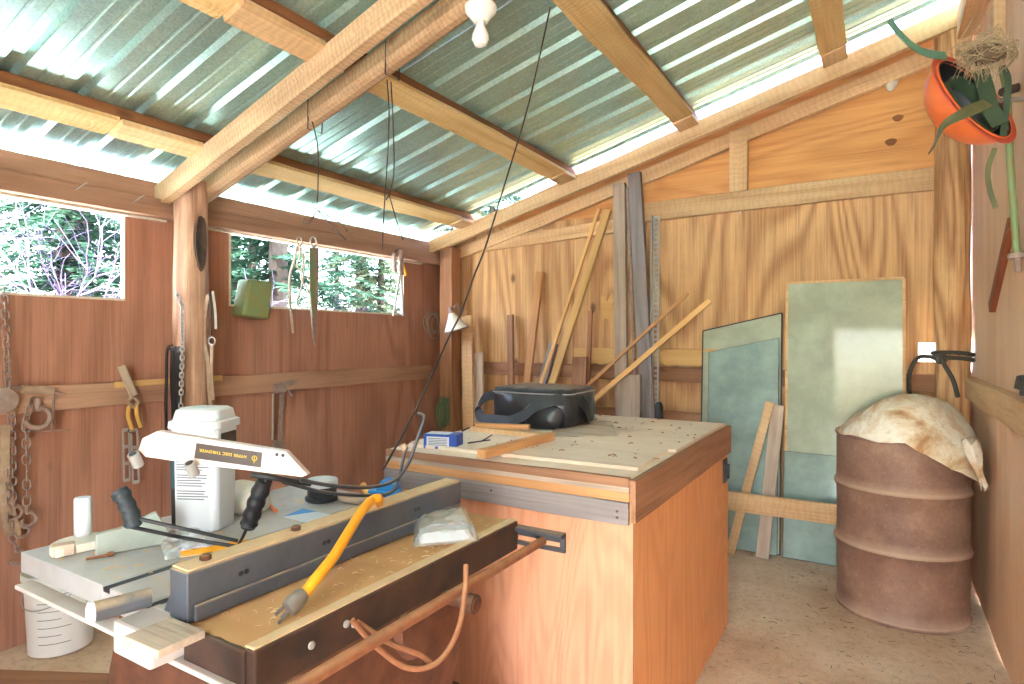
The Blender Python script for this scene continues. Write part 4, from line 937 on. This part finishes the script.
mb = MB(); mb.tube(curve_pts([wl(133, 426, XL+.06), wl(128, 431, XL+.05), wl(134, 434, XL+.05)], 5), .002, 6); link('wire_loop', mb, 'wire', hg)
# on the log post
def pp_(px, py, dd=0): return ony(px, py, PLY-.10-dd)
rb = thing('rubber_tube', pp_(172, 347), 'black rubber inner tube strips hanging on the log post', 'inner tube')
for k, (a0, b0) in enumerate(((167, 166), (173, 174), (178, 180))):
    mb = MB(); mb.strip(curve_pts([pp_(172+k, 346+k*2, .02), pp_(a0, 352, .02+.004*k), pp_(a0-.5, 380, .024), pp_(b0, 410, .02), pp_(b0+1, 440+k*5, .015)], 6), (1, .3*k-.3, 0), [.02]+[.034]*23+[.03], .008); link('tube_strip', mb, 'vinyl', rb)
chain('post_chain', [pp_(176, 292), pp_(182, 305), pp_(182.5, 345, .02), pp_(181, 400, .035), pp_(180, 425, .035)], .028, .0032, 'fine steel chain hanging down the front of the log post', 'zinc')
ls = thing('leather_strap', wl(208, 292, XL+.12), 'worn leather strap with steel ring hanging right of the log post', 'strap')
def pr_(px, py): return ony(px, py, PLY+.02)
mb = MB(); mb.strip(curve_pts([pr_(208, 295), pr_(205, 315), pr_(204, 340), pr_(208, 362), pr_(209, 385), pr_(211, 405)], 6), (1, 0, .1), .03, .005); link('strap', mb, 'leather', ls)
mb = MB(); mb.strip(curve_pts([pr_(209, 293), pr_(211, 310), pr_(211, 335)], 6), (1, -.4, 0), .026, .006); link('strap', mb, 'darkrope', ls)
mb = MB(); mb.strip(curve_pts([pr_(213, 291), pr_(215.5, 312), pr_(216, 329)], 6), (1, .3, 0), .016, .004); link('strap', mb, 'rope', ls)
mb = MB(); mb.strip(curve_pts([pr_(212, 345), pr_(211.5, 372), pr_(213, 400)], 6), (1, 0, 0), .024, .005); link('strap', mb, 'leather', ls)
mb = MB(); mb.tube(ringpts(pr_(212, 341), .02, (.3, -1, 0), 18), .004, 8, True); link('ring', mb, 'zinc', ls, smooth=True)
for nx, ny in ((75, 190), (133, 202)):
    a_ = onx(nx, ny, XL+.088); mb = MB(); mb.tube(curve_pts([a_, a_+V((.03, 0, .004)), a_+V((.045, .012, .02)), a_+V((.048, .03, .034))], 5), .0025, 8)
    tag(link('bent_nail', mb, 'zinc', smooth=True), 'bent nail in the eave beam above the '+('middle of the near window' if nx < 100 else 'near window, beside the log post'), 'nail')
# F clamp on the rail
fcx = XL+.034; cl = thing('bar_clamp', wl(280, 380, fcx), 'grey steel bar clamp hooked on the left rail right of the tub', 'clamp')
mb = MB(); mb.strip([wl(282, 388, fcx+.004), wl(280, 446, fcx+.004)], (0, 1, 0), .03, .008); link('bar', mb, 'iron', cl)
mb = MB(); mb.prism([wl(272, 384, fcx), wl(289, 380, fcx), wl(296, 379, fcx), wl(296, 383, fcx), wl(286, 387, fcx), wl(284, 393, fcx), wl(273, 394, fcx)], (.02, 0, 0)); link('jaw', mb, 'iron', cl, bevel=.003)
mb = MB(); mb.prism([wl(273, 440, fcx), wl(283, 442, fcx), wl(283, 448, fcx), wl(272, 447, fcx)], (.02, 0, 0)); link('jaw', mb, 'iron', cl, bevel=.003)
mb = MB(); mb.tube([wl(273, 394, fcx+.01), wl(272.5, 440, fcx+.01)], .006, 8); mb.tube([wl(286, 386, fcx), wl(292, 396, fcx)], .006, 8); link('screw', mb, 'zinc', cl, smooth=True)
# green tin on the sill
gx = XL-.003; gt = thing('green_tin', wl(246, 320, gx), 'chipped green painted tin box on the sill at the far window', 'tin')
Q = [wl(231, 316, gx), wl(258, 319.5, gx), wl(262, 283, gx), wl(237.5, 279.5, gx)]
mb = MB(); mb.prism(Q, (.11, 0, .0)); link('tin_box', mb, 'greentin', gt, bevel=.012)
mb = MB(); mb.prism([k+V((.1095, 0, 0)) for k in ((Q[0]-Q[2])*-.08+Q[0]*1, Q[1]+(Q[3]-Q[1])*.08, Q[2]+(Q[0]-Q[2])*.08, Q[3]+(Q[1]-Q[3])*.08)], (.003, 0, 0)); link('front_plate', mb, 'greentin', gt, bevel=.003)
# halter, folding knife shape, pliers over the far window
hx = XL+.11
def nail(px, py): mb = MB(); return mb
ha = thing('rope_halter', wl(299, 238, hx), 'pale rope halter hanging from the beam at the far window', 'halter')
mb = MB(); mb.tube(ringpts(wl(299.5, 241, hx), .03, (1, 0, 0), 16, sx=1, sy=.6, u=(0, 0, 1)), .006, 7, True); link('ring', mb, 'rope', ha, smooth=True)
for pth, r_ in (([(297, 246), (294, 262), (290, 276), (290, 300), (293, 333)], .011), ([(301, 246), (303, 262), (301, 278), (307, 288), (306, 292)], .007), ([(299, 246), (300, 256), (297, 266), (303, 272), (302, 285), (297, 300), (299, 306)], .007), ([(304, 246), (306, 258), (304, 268), (309, 280)], .006)):
    mb = MB(); mb.tube(curve_pts([wl(a, b, hx+rng.uniform(-.01, .01)) for a, b in pth], 6), r_, 8, flat=.6); link('rope_strand', mb, 'rope', ha, smooth=True)
def peg(parent, p, y=None):
    p = V(p); mb = MB(); mb.tube([V((XL-.005, p.y, p.z)), V((p.x+.012, p.y, p.z))], .0035, 8); return link('nail', mb, 'iron', parent, smooth=True)
peg(ha, wl(299.5, 237, hx))
sh = thing('sheep_shears', wl(313, 238, hx), 'long tapering dark steel shears hanging beside the halter', 'shears')
mb = MB(); mb.tube(ringpts(wl(313.5, 242, hx), .032, (1, 0, 0), 18, sx=1.1, sy=.75, u=(0, 0, 1)), .006, 7, True); link('ring', mb, 'zinc', sh, smooth=True)
mb = MB(); mb.prism([wl(310, 248, hx), wl(318, 248, hx), wl(317, 300, hx), wl(314.5, 346, hx), wl(312.5, 340, hx), wl(309, 298, hx)], (.012, 0, 0)); link('blade', mb, 'iron', sh, bevel=.003)
mb = MB(); mb.prism([wl(309, 248, hx+.013), wl(314, 248, hx+.013), wl(315, 290, hx+.013), wl(312, 318, hx+.013), wl(309.5, 290, hx+.013)], (.006, 0, 0)); link('blade', mb, 'greentin', sh, bevel=.002)
peg(sh, wl(313.5, 237, hx))
tp = thing('long_tongs', wl(397, 255, hx), 'grey long-handled tongs hanging at the right end of the far window', 'tongs')
mb = MB(); mb.tube([wl(394, 253, hx), wl(395, 272, hx)], .017, 10); mb.tube([wl(401, 250, hx), wl(401, 275, hx)], .02, 10); link('jaws', mb, 'iron', tp, smooth=True)
mb = MB(); mb.tube([wl(400, 272, hx), wl(393.5, 316, hx)], .010, 8); link('handle', mb, 'zinc', tp, smooth=True)
mb = MB(); mb.tube([wl(401, 272, hx), wl(403, 316, hx)], .010, 8); link('handle', mb, 'zinc', tp, smooth=True)
mb = MB(); mb.tube(curve_pts([wl(402, 262, hx), wl(405, 270, hx), wl(406, 276, hx)], 5), .010, 8); link('yellow_tie', mb, 'yellow', tp, smooth=True)
mb = MB(); mb.tube(curve_pts([wl(394, 256, hx), wl(396, 250, hx-.02), wl(401, 249, hx-.02), wl(402, 254, hx)], 5), .003, 6); link('hanger', mb, 'wire', tp, smooth=True)
peg(tp, wl(398, 250, hx-.02)); peg(hg, wl(131, 431, XL+.05))
mb = MB(); q = pp_(172.5, 347, .02); mb.tube([q+V((0, -.012, 0)), q+V((0, .10, 0))], .0035, 8); link('nail', mb, 'iron', rb, smooth=True)
# clamp lamp on the corner post
lc = ony(454, 322, 3.98); cl = thing('clamp_lamp', lc, 'cream conical clamp lamp on the corner post', 'lamp')
tilt = Matrix.Rotation(R(-12), 4, 'Y') @ Matrix.Rotation(R(10), 4, 'X')
mb = MB(); mb.lathe([(.022, .075), (.03, .06), (.045, .03), (.066, -.005), (.095, -.055), (.10, -.062), (.097, -.066), (.092, -.058), (.06, -.0), (.02, .05)], lc, 32, tilt); link('shade', mb, 'cream', cl, smooth=True)
mb = MB(); mb.lathe([(.1, -.062), (.103, -.066), (.1, -.072), (.093, -.068)], lc, 32, tilt); link('rim', mb, 'iron', cl, smooth=True)
mb = MB(); mb.lathe([(.012, .125), (.018, .12), (.02, .085), (.024, .078)], lc, 16, tilt); link('socket', mb, 'iron', cl, smooth=True)
mb = MB(); mb.lathe([(.003, -.05), (.026, -.035), (.03, -.015), (.022, .015), (.013, .03)], lc, 16, tilt); link('bulb', mb, 'ceramic', cl, smooth=True)
mb = MB(); mb.tube(curve_pts([lc+V((0, .0, .12)), lc+V((.015, .03, .15)), lc+V((-.01, .07, .13)), lc+V((-.01, .09, .09))], 5), .008, 8); link('clamp', mb, 'iron', cl, smooth=True)
# green twine coil at the corner post
tw = ony(443, 412, 4.0); mb = MB()
for k in range(9):
    o_ = V((rng.uniform(-.02, .02), rng.uniform(-.02, .02), rng.uniform(-.02, .02))); mb.tube(ringpts(tw+o_, .10+rng.uniform(-.02, .02), (.3+rng.uniform(-.4, .4), 1, 0), 24, sx=.42, sy=1.15, u=(1, 0, 0)), .0045, 6, True)
mb.tube([tw+V((.02, -.012, .105)), tw+V((.02, .10, .105))], .004, 6)
tag(link('twine_coil', mb, 'twine', smooth=True), 'green twine coil hanging on the corner post below the lamp', 'twine')
# wire coil on the left wall near the corner
wc = wl(433, 322, XL+.02); mb = MB()
for k in range(6): mb.tube(ringpts(wc+V((rng.uniform(0, .02), rng.uniform(-.05, .05), rng.uniform(-.04, .04))), .10+rng.uniform(-.03, .03), (1, rng.uniform(-.2, .2), rng.uniform(-.15, .15)), 22), .0022, 5, True)
tag(link('wire_coil', mb, 'zinc', smooth=True), 'loose coil of thin pale wire on the left wall near the corner', 'wire')

# ================================================================== ROOF HANGINGS
bx = ony(481, 8, 1.88).x; BYL = 1.965-.0455*(bx+3.2); rb_ = zr(bx)-.1225
lf = thing('ceiling_bulb', (bx, BYL, rb_), 'white porcelain lamp holder with bare bulb under the rafter', 'lamp')
mb = MB(); mb.lathe([(.055, 0), (.06, -.008), (.055, -.03), (.035, -.05), (.028, -.062)], (bx, BYL, rb_+.004), 28); link('holder', mb, 'ceramic', lf, smooth=True)
mb = MB(); mb.lathe([(.014, -.055), (.015, -.075), (.022, -.09), (.031, -.112), (.031, -.13), (.022, -.148), (.004, -.154)], (bx, BYL, rb_+.004), 22); link('bulb', mb, 'ceramic', lf, smooth=True)
def string(name, paths, y, r, mat, label, cat='string', wrap=None):
    t_ = thing(name, ony(*paths[0][0], y), label, cat)
    for pth in paths: mb = MB(); mb.tube(curve_pts([ony(a, b, y) for a, b in pth], 6), r, 6); link('strand', mb, mat, t_, smooth=True)
    if wrap:
        c_ = V((wrap, 1.965-.0455*(wrap+3.2), zr(wrap)-.085)); mb = MB(); mb.tube([c_+V((.0, -.0385, -.07)), c_+V((.005, -.041, .06)), c_+V((.01, .041, .065)), c_+V((.005, .0385, -.07))], r*1.1, 6, True); link('wrap', mb, mat, t_, smooth=True)
    return t_
x1_ = ony(311, 118, 1.90).x; x2_ = ony(387, 80, 1.87).x
string('frayed_string', [[(311, 118), (315, 132), (318, 150), (318, 185), (317, 205), (315, 210)], [(316, 208), (306, 215), (303, 222), (309, 223), (316, 212)], [(317, 210), (332, 218), (344, 226), (347, 232)], [(317, 210), (336, 230), (346, 240)]], 1.90, .0028, 'darkrope', 'grey frayed cord hanging from the rafter above the far window', 'string', x1_)
string('wire_hanger', [[(387, 80), (389, 110), (388, 150), (385, 195), (382, 250)], [(391, 82), (393, 120), (394, 170), (390, 192), (386, 200)], [(388, 190), (392, 205), (398, 225), (403, 240)]], 1.87, .0026, 'wire', 'twisted dark wire hanging from the rafter left of the bulb', 'wire', x2_)
pc = [atZ(551, 3, 2.62), atZ(541, 50, 2.60), atZ(527, 110, 2.56), atZ(506, 180, 2.48), atZ(486, 245, 2.39), atZ(474, 276, 2.35), atZ(460.7, 313, 2.28), atZ(447.5, 340, 2.22), atZ(415.5, 410, 1.98), atZ(383.5, 469, 1.74)]
mb = MB(); mb.tube(curve_pts(pc, 8), .0034, 8); o = tag(link('drop_cord', mb, 'wire', smooth=True), 'long thin cord running from the roof down to the saw', 'cord')

# ================================================================== RIGHT SIDE: hard hat, nest, pole, stick
hc = atZ(975, 98, 2.15)       # centre of the brim plane
d_ = (hc-O).normalized(); r_h = d_.cross(V((0, 0, 1))).normalized(); u_h = r_h.cross(d_)
ax = (r_h*-.70+d_*.36+u_h*-.46).normalized()      # crown points left, down and away; the opening faces right and the camera
vv = u_h*.84-r_h*.53; vv = (vv-ax*vv.dot(ax)).normalized(); hw = ax.cross(vv)
hh = thing('hard_hat', hc, 'orange hard hat hanging sideways high on the right wall with green straps', 'hard hat')
def dome(mb, rx, ry, h, th, rings_=10, seg=36):
    rr = []
    for i in range(rings_+1):
        f = R(90*i/rings_*.985); rr.append([hc+vv*(rx*math.cos(f)*math.cos(a))+hw*(ry*math.cos(f)*math.sin(a))+ax*(h*math.sin(f)) for a in [2*math.pi*k/seg for k in range(seg)]])
    ii = []
    for i in range(rings_+1):
        f = R(90*(rings_-i)/rings_*.985); ii.append([hc+vv*((rx-th)*math.cos(f)*math.cos(a))+hw*((ry-th)*math.cos(f)*math.sin(a))+ax*((h-th)*math.sin(f)) for a in [2*math.pi*k/seg for k in range(seg)]])
    allr = ii+rr; A = mb.loops(allr, True, False); mb.bm.faces.new(A[0][::-1]); mb.bm.faces.new(A[-1]); return mb
mb = dome(MB(), .178, .118, .14, .005); link('shell', mb, 'orange', hh, smooth=True)
mb = dome(MB(), .1722, .1122, .1342, .002); o = link('shell_inside', mb, 'black', hh, smooth=True); o['label'] = 'dark inside of the shell'  # thin black dome that makes the inside of the shell dark
mb = MB(); mb.strip([hc+vv*(.184*math.cos(a))+hw*(.124*math.sin(a))+ax*.006 for a in [2*math.pi*k/40 for k in range(41)]], [(vv*math.cos(a)+hw*math.sin(a))-ax*.15 for a in [2*math.pi*k/40 for k in range(41)]], .03, .005); link('brim', mb, 'red', hh, smooth=True)
mb = MB(); mb.strip([hc+ax*.03+vv*(.12*math.cos(R(a))-.01)+hw*(.085*math.sin(R(a))) for a in range(0, 361, 15)], -ax, .045, .003); link('headband', mb, 'green_strap', hh, smooth=True)
def strapz(ctrl, w, wd, mat, name='strap', t_=.004): mb = MB(); mb.strip(curve_pts([atZ(*q) for q in ctrl], 8), wd, w, t_); return link(name, mb, mat, hh, smooth=True)
strapz([(946, 56, 2.10), (930, 54, 2.06), (914, 47, 2.04), (900, 34, 2.03), (889, 20, 2.03)], .028, (.2, .5, .8), 'tealhose')
strapz([(988, 103, 2.02), (965, 113, 1.99), (945, 126, 1.98), (931, 151, 1.97)], .042, (.2, .6, .6), 'olive')
strapz([(980, 70, 2.14), (986, 90, 2.12), (990, 108, 2.10), (1000, 125, 2.08)], .05, (1, .2, .2), 'green_strap')
strapz([(1002, 66, 2.14), (1008, 80, 2.13), (1006, 110, 2.13), (1003, 136, 2.13)], .02, (1, .2, .2), 'green_strap')
strapz([(995, 148, 2.16), (988, 170, 2.18), (990, 190, 2.2), (996, 208, 2.2)], .016, (1, .1, .2), 'olive', 'chin_strap')
mb = MB(); a_ = hc+ax*.14; mb.tube([hc+r_h*.035-u_h*.02, V((XR+.002, hc.y+.10, hc.z+.0))], .009, 10); tag(link('wall_peg', mb, 'iron', smooth=True), 'iron peg in the right wall carrying the hard hat', 'peg')
# nest
nc = atZ(985, 50, 2.10); mb = MB(); nr = random.Random(5)
for k in range(330):
    a = nr.uniform(0, 6.283); r_ = nr.uniform(.02, .098); h_ = nr.gauss(0, .022); da = nr.uniform(.3, 1.1)
    pts = [nc+Rv*(math.cos(a+da*t_)*r_*1.0)+Fv*(math.sin(a+da*t_)*r_*.8)+V((0, 0, h_+nr.gauss(0, .004)-.15*abs(r_-.06)+t_*nr.uniform(-.02, .02))) for t_ in (0, .33, .66, 1)]
    mb.tube(pts, nr.uniform(.0009, .0020), 4)
for k in range(60):
    a = nc+Rv*nr.uniform(-.08, .06)+V((0, 0, -.02)); mb.tube([a, a+V((nr.uniform(-.03, .03), nr.uniform(-.03, .03), nr.uniform(-.10, -.03)))], .001, 4)
for pth in ([(960, 40), (972, 20), (974, 15)], [(958, 62), (975, 45), (995, 40)], [(950, 50), (963, 66), (960, 72)]): mb.tube(curve_pts([atZ(a, b, 2.06) for a, b in pth], 5), .0016, 4)
nb = tag(link('bird_nest', mb, 'straw', smooth=False), 'straw bird nest built in the opening of the orange hard hat', 'nest')
mb = MB(); rings = []
for i in range(7):
    f = R(-80+i*22); rings.append([nc+V((0, 0, -.015))+Rv*(.066*math.cos(f)*math.cos(a))+Fv*(.050*math.cos(f)*math.sin(a))+V((0, 0, .035*math.sin(f))) for a in [2*math.pi*k/18 for k in range(18)]])
mb.loops(rings); link('nest_core', mb, 'strawdark', nb, smooth=True)
# pole with foot at the right edge
pl_ = thing('garden_wand', atZ(1018, 255, 2.20), 'grey metal pole hanging from the right wall beside the hard hat', 'pole')
mb = MB(); mb.tube(curve_pts([atZ(1002, 68, 2.20), atZ(1007, 95, 2.2), atZ(1009, 140, 2.2), atZ(1012, 190, 2.2), atZ(1017, 255, 2.2)], 6), .012, 12); link('shaft', mb, 'greentin', pl_, smooth=True)
mb = MB(); mb.tube([atZ(1017, 253, 2.2), atZ(1017.3, 258, 2.2)], .03, 16); mb.tube([atZ(1017.3, 258, 2.2), atZ(1018.4, 272, 2.2)], .01, 10); link('foot', mb, 'iron', pl_, smooth=True)
mb = MB(); mb.tube([atZ(1003, 92, 2.2), atZ(1030, 84, 2.3)], .016, 10); link('cross_bar', mb, 'bark', pl_, smooth=True)
q = onx(1016, 389, XR-.05); mb = MB(); mb.prism([q+V((0, -.09, 0)), q+V((0, .05, -.002)), q+V((0, .0, .045)), q+V((0, -.06, .05))], (.03, 0, 0)); mb.box((q.x+.005, q.y-.05, q.z-.02), (q.x+.03, q.y-.02, q.z+.005))
tag(link('iron_wedge', mb, 'black', bevel=.004), 'dark iron wedge sitting on the right wall rail at the frame edge', 'wedge')
a, b = onx(1012, 222, XR-.0105), onx(992, 308, XR-.0105); tag(board('red_stick', a, b, .05, .025, (1, 0, 0), 'redwood'), 'red-brown stick hung slanting on the right wall above the rail', 'stick')
mb = MB(); wn = ony(891, 80, 4.255); rings = []
for i in range(11):
    f = -math.pi/2+math.pi*i/10; rings.append([wn+V((.037*math.cos(f)*math.cos(a)*(1+.3*noise.noise(V((math.cos(a)*2, f*2, 0)))), -.045*abs(math.cos(f))*max(0, math.sin(a))-.0, .068*math.sin(f)+.01*noise.noise(V((math.cos(a)*3, f*3, 4))))) for a in [2*math.pi*k/18 for k in range(18)]])
mb.loops(rings); tag(link('wasp_nest', mb, 'nest_paper', smooth=True), 'small pale wasp nest high on the amber gable panel', 'wasp nest')

# ================================================================== FLOOR LEFT: bucket, planks
bk = V((-3.10, 1.28, .0)); bu = thing('white_bucket', bk, 'milky white plastic bucket with measuring marks on the floor by the left wall', 'bucket')
mb = MB(); mb.lathe([(.11, 0), (.118, .004), (.132, .30), (.137, .305), (.137, .32), (.142, .322), (.142, .345), (.136, .346), (.128, .33), (.114, .01)], bk, 44); link('bucket_body', mb, 'translucent_white', bu, smooth=True)
mb = MB()
for k in range(7):
    z = .06+k*.035; r_ = .118+.014*z/.3+.0012; mb.strip([bk+V((r_*math.cos(R(a)), r_*math.sin(R(a)), z)) for a in range(-62, -18 if k % 2 else -2, 4)], (0, 0, 1), .0025, .001)
link('measuring_marks', mb, 'ink', bu)
mb = MB(); mb.tube([bk+V((.139*math.cos(R(a)), .139*math.sin(R(a)), .31-.10*math.sin(R(a-200)) if 200 < a < 380 else .31)) for a in range(200, 381, 10)], .0025, 6); link('bail', mb, 'zinc', bu, smooth=True)
for a, b, w_, m_, l_ in (((-3.0, .95, .012), (-1.75, 1.60, .012), .20, 'brown', 'wide brown plank on the floor in front of the white bucket'), ((-3.1, .78, .012), (-1.9, .55, .012), .16, 'lumber', 'tan plank on the floor nearest the saw front corner'), ((-2.6, 1.62, .012), (-1.8, 1.95, .012), .13, 'grey', 'grey plank on the floor behind the saw')):
    tag(board('floor_plank', a, b, w_, .02, (0, 0, 1), m_), l_, 'plank')

# litter : chips and straw nobody could count
def litter(name, n, area, z, mat, label, lmax, seed, r=.0012, bias=1):
    lr = random.Random(seed); mb = MB()
    for k in range(n):
        x = lr.uniform(area[0], area[1]); y = lr.uniform(area[2], area[3]); a = lr.uniform(0, 6.28); l_ = lr.uniform(.006, lmax)*(lr.random()**bias)+.004
        p = V((x, y, z+r)); d = V((math.cos(a), math.sin(a), 0))*l_; bend = V((-d.y, d.x, 0))*lr.uniform(-.35, .35)
        mb.tube([p-d, p+bend+V((0, 0, lr.uniform(0, .004))), p+d], lr.uniform(.5, 1.5)*r, 4)
    return tag(link(name, mb, mat, origin=(0, 0, 0)), label, name.replace('_', ' '), None, 'stuff')
litter('straw_litter', 300, (-.62, .40, 2.3, 4.1), .003, 'strawdark', 'dark straw and twig litter scattered over the dirt floor', .03, 4, .001, 2)
litter('wood_chips', 110, (-1.55, -.63, 1.85, 2.98), TZ, 'brown', 'small wood chips and dirt scattered over the bench sheet', .007, 6, .0018)
litter('sawdust_chips', 100, (-1.02, -.865, .64, 1.40), SZ+.0005, 'dust_tan', 'tiny wood chips scattered over the dusty saw bed', .003, 8, .0007)
litter('table_shavings', 90, (-1.68, -1.09, .64, 1.40), SZ+.0005, 'clean', 'pale shavings scattered over the pale saw table', .005, 9, .001)

# ================================================================== OUTSIDE: trees behind the left wall
def conifer_mesh(seed, h, rad, base, dens, sz):
    lr = random.Random(seed); mb = MB(); bm = mb.bm
    nb = int(h*dens)
    for i in range(nb):
        z = base+(h-base)*(i/nb)**1.05; f = 1-(z-base)/(h-base+.1); L = rad*(f**.75)*lr.uniform(.75, 1.1)+.12; a = lr.uniform(0, 6.283)
        dirv = V((math.cos(a), math.sin(a), 0)); side = V((-dirv.y, dirv.x, 0)); ns = int(L*18)+3
        for k in range(ns):
            t_ = (k+.6)/ns; p = dirv*(L*t_)+V((0, 0, z-.32*L*t_*t_+.05*t_))
            for s_ in (-1, 1):
                for q in range(2):
                    l2 = sz*lr.uniform(.6, 1.2)*(1.15-t_*.6); d2 = (side*s_*lr.uniform(.5, 1)+dirv*lr.uniform(.2, .9)+V((0, 0, lr.uniform(-.55, .12)))).normalized()*l2
                    wv = d2.cross(V((lr.uniform(-.4, .4), lr.uniform(-.4, .4), 1))).normalized()*l2*.24
                    vs = [bm.verts.new(x) for x in (p, p+d2*.45+wv, p+d2, p+d2*.45-wv)]; bm.faces.new(vs)
    return mb
def bake(mb, name, mats):
    me = bpy.data.meshes.new(name); mb.bm.to_mesh(me); mb.bm.free()
    for m_ in mats: me.materials.append(M[m_])
    return me
FO = [bake(conifer_mesh(1, 6.5, 1.5, .25, 36, .12), 'foliage', ['needle']), bake(conifer_mesh(2, 5.0, 1.3, .2, 40, .11), 'foliage', ['needle2']), bake(conifer_mesh(3, 7.5, 1.9, .4, 32, .13), 'foliage', ['needle'])]
def trunk_me(h, r):
    mb = MB(); mb.tube([(0, 0, h*k/8) for k in range(9)], [r*(1-.9*k/8) for k in range(9)], 10); return bake(mb, 'trunk', ['bark'])
TR = [trunk_me(6.3, .10), trunk_me(4.8, .08), trunk_me(7.3, .13)]
desc = ('dark green conifer', 'pale conifer', 'tall broad conifer')
spots = [(-6.0, 2.5, 0), (-5.9, 4.6, 2), (-6.2, 6.6, 1), (-5.7, 8.4, 1), (-6.6, 10.2, 0), (-8.0, 3.4, 2), (-8.3, 6.0, 0), (-8.6, 8.6, 2), (-8.2, 11.0, 1), (-9.2, 13.2, 2), (-8.2, 1.7, 1), (-10.4, 4.6, 2), (-10.8, 7.4, 2), (-11.2, 10.4, 0), (-11.5, 2.6, 2), (-7.4, 12.6, 1), (-10.5, .8, 0)]
places = ['in front, between the two windows', 'close behind the far window, nearest of the broad ones', 'close behind the halter', 'right of the halter, beyond the far window', 'behind the tongs at the far window', 'in the second row behind the near dark one', 'second row behind the hanging halter', 'second row beyond the right half of the far window',
          'second row behind the tongs', 'far right beyond the far window', 'beyond the near window, behind bare twigs', 'third row, behind the log post', 'third row, seen between other trees at the far window', 'third row near the far window end', 'third row beyond the near window', 'far right, close to the corner', 'third row at the frame edge of the near window']
for i, ((x, y, k), pl__) in enumerate(zip(spots, places)):
    t_ = thing('conifer_tree', (x, y, -.05), desc[k]+' '+pl__, 'tree', 'conifers outside the left wall')
    s_ = .9+.25*((i*37) % 10)/10
    for nm, me in (('foliage', FO[k]), ('trunk', TR[k])):
        o = bpy.data.objects.new(nm, me); COL.objects.link(o); o.parent = t_
    t_.rotation_euler = (0, 0, i*1.7); t_.scale = (s_, s_, s_)
# bare grey shrub outside the near window
def shrub(name, c, h, n, seed, label):
    lr = random.Random(seed); mb = MB()
    def br(p, d, l, r, dep):
        pts = [p]; 
        for k in range(5):
            d = (d+V((lr.uniform(-.3, .3), lr.uniform(-.3, .3), lr.uniform(-.22, .2)))).normalized(); pts.append(pts[-1]+d*l/5)
        mb.tube(pts, [r*(1-.12*k) for k in range(6)], 5)
        if dep:
            for k in range(5 if dep > 1 else 4): br(pts[lr.randint(2, 5)], (d+V((lr.uniform(-1, 1), lr.uniform(-1, 1), lr.uniform(-.6, .7)))).normalized(), l*.62, r*.5, dep-1)
    for k in range(n):
        a = lr.uniform(0, 6.28); br(V(c)+V((math.cos(a)*.2, math.sin(a)*.2, 0)), V((math.cos(a)*.45, math.sin(a)*.45, 1)).normalized(), h, .022, 3)
    return tag(link(name, mb, 'twig', smooth=True), label, 'shrub')
shrub('bare_shrub', (-5.9, 2.0, -.03), 1.5, 17, 2, 'bare lavender-grey twiggy shrub outside the near window')
shrub('bare_shrub', (-5.4, 6.6, -.03), 1.2, 5, 9, 'bare grey twiggy shrub outside the right half of the far window')

# ================================================================== LIGHT
wd = bpy.data.worlds.new('sky'); sc.world = wd; wd.use_nodes = True; nt = wd.node_tree
sky = nt.nodes.new('ShaderNodeTexSky'); sky.sky_type = 'NISHITA'; sky.sun_disc = False; sky.sun_elevation = R(54); sky.sun_rotation = R(180); sky.dust_density = 3; sky.air_density = 1.0; sky.ozone_density = .8
bgd = nt.nodes['Background']; nt.links.new(sky.outputs[0], bgd.inputs[0]); bgd.inputs[1].default_value = .55
sd = bpy.data.lights.new('sun', 'SUN'); sd.energy = 11.0; sd.angle = R(.6); sd.color = (.84, .95, 1); so = bpy.data.objects.new('sun', sd); COL.objects.link(so)
so.rotation_euler = V((-.30, .50, -.85)).to_track_quat('-Z', 'Y').to_euler()
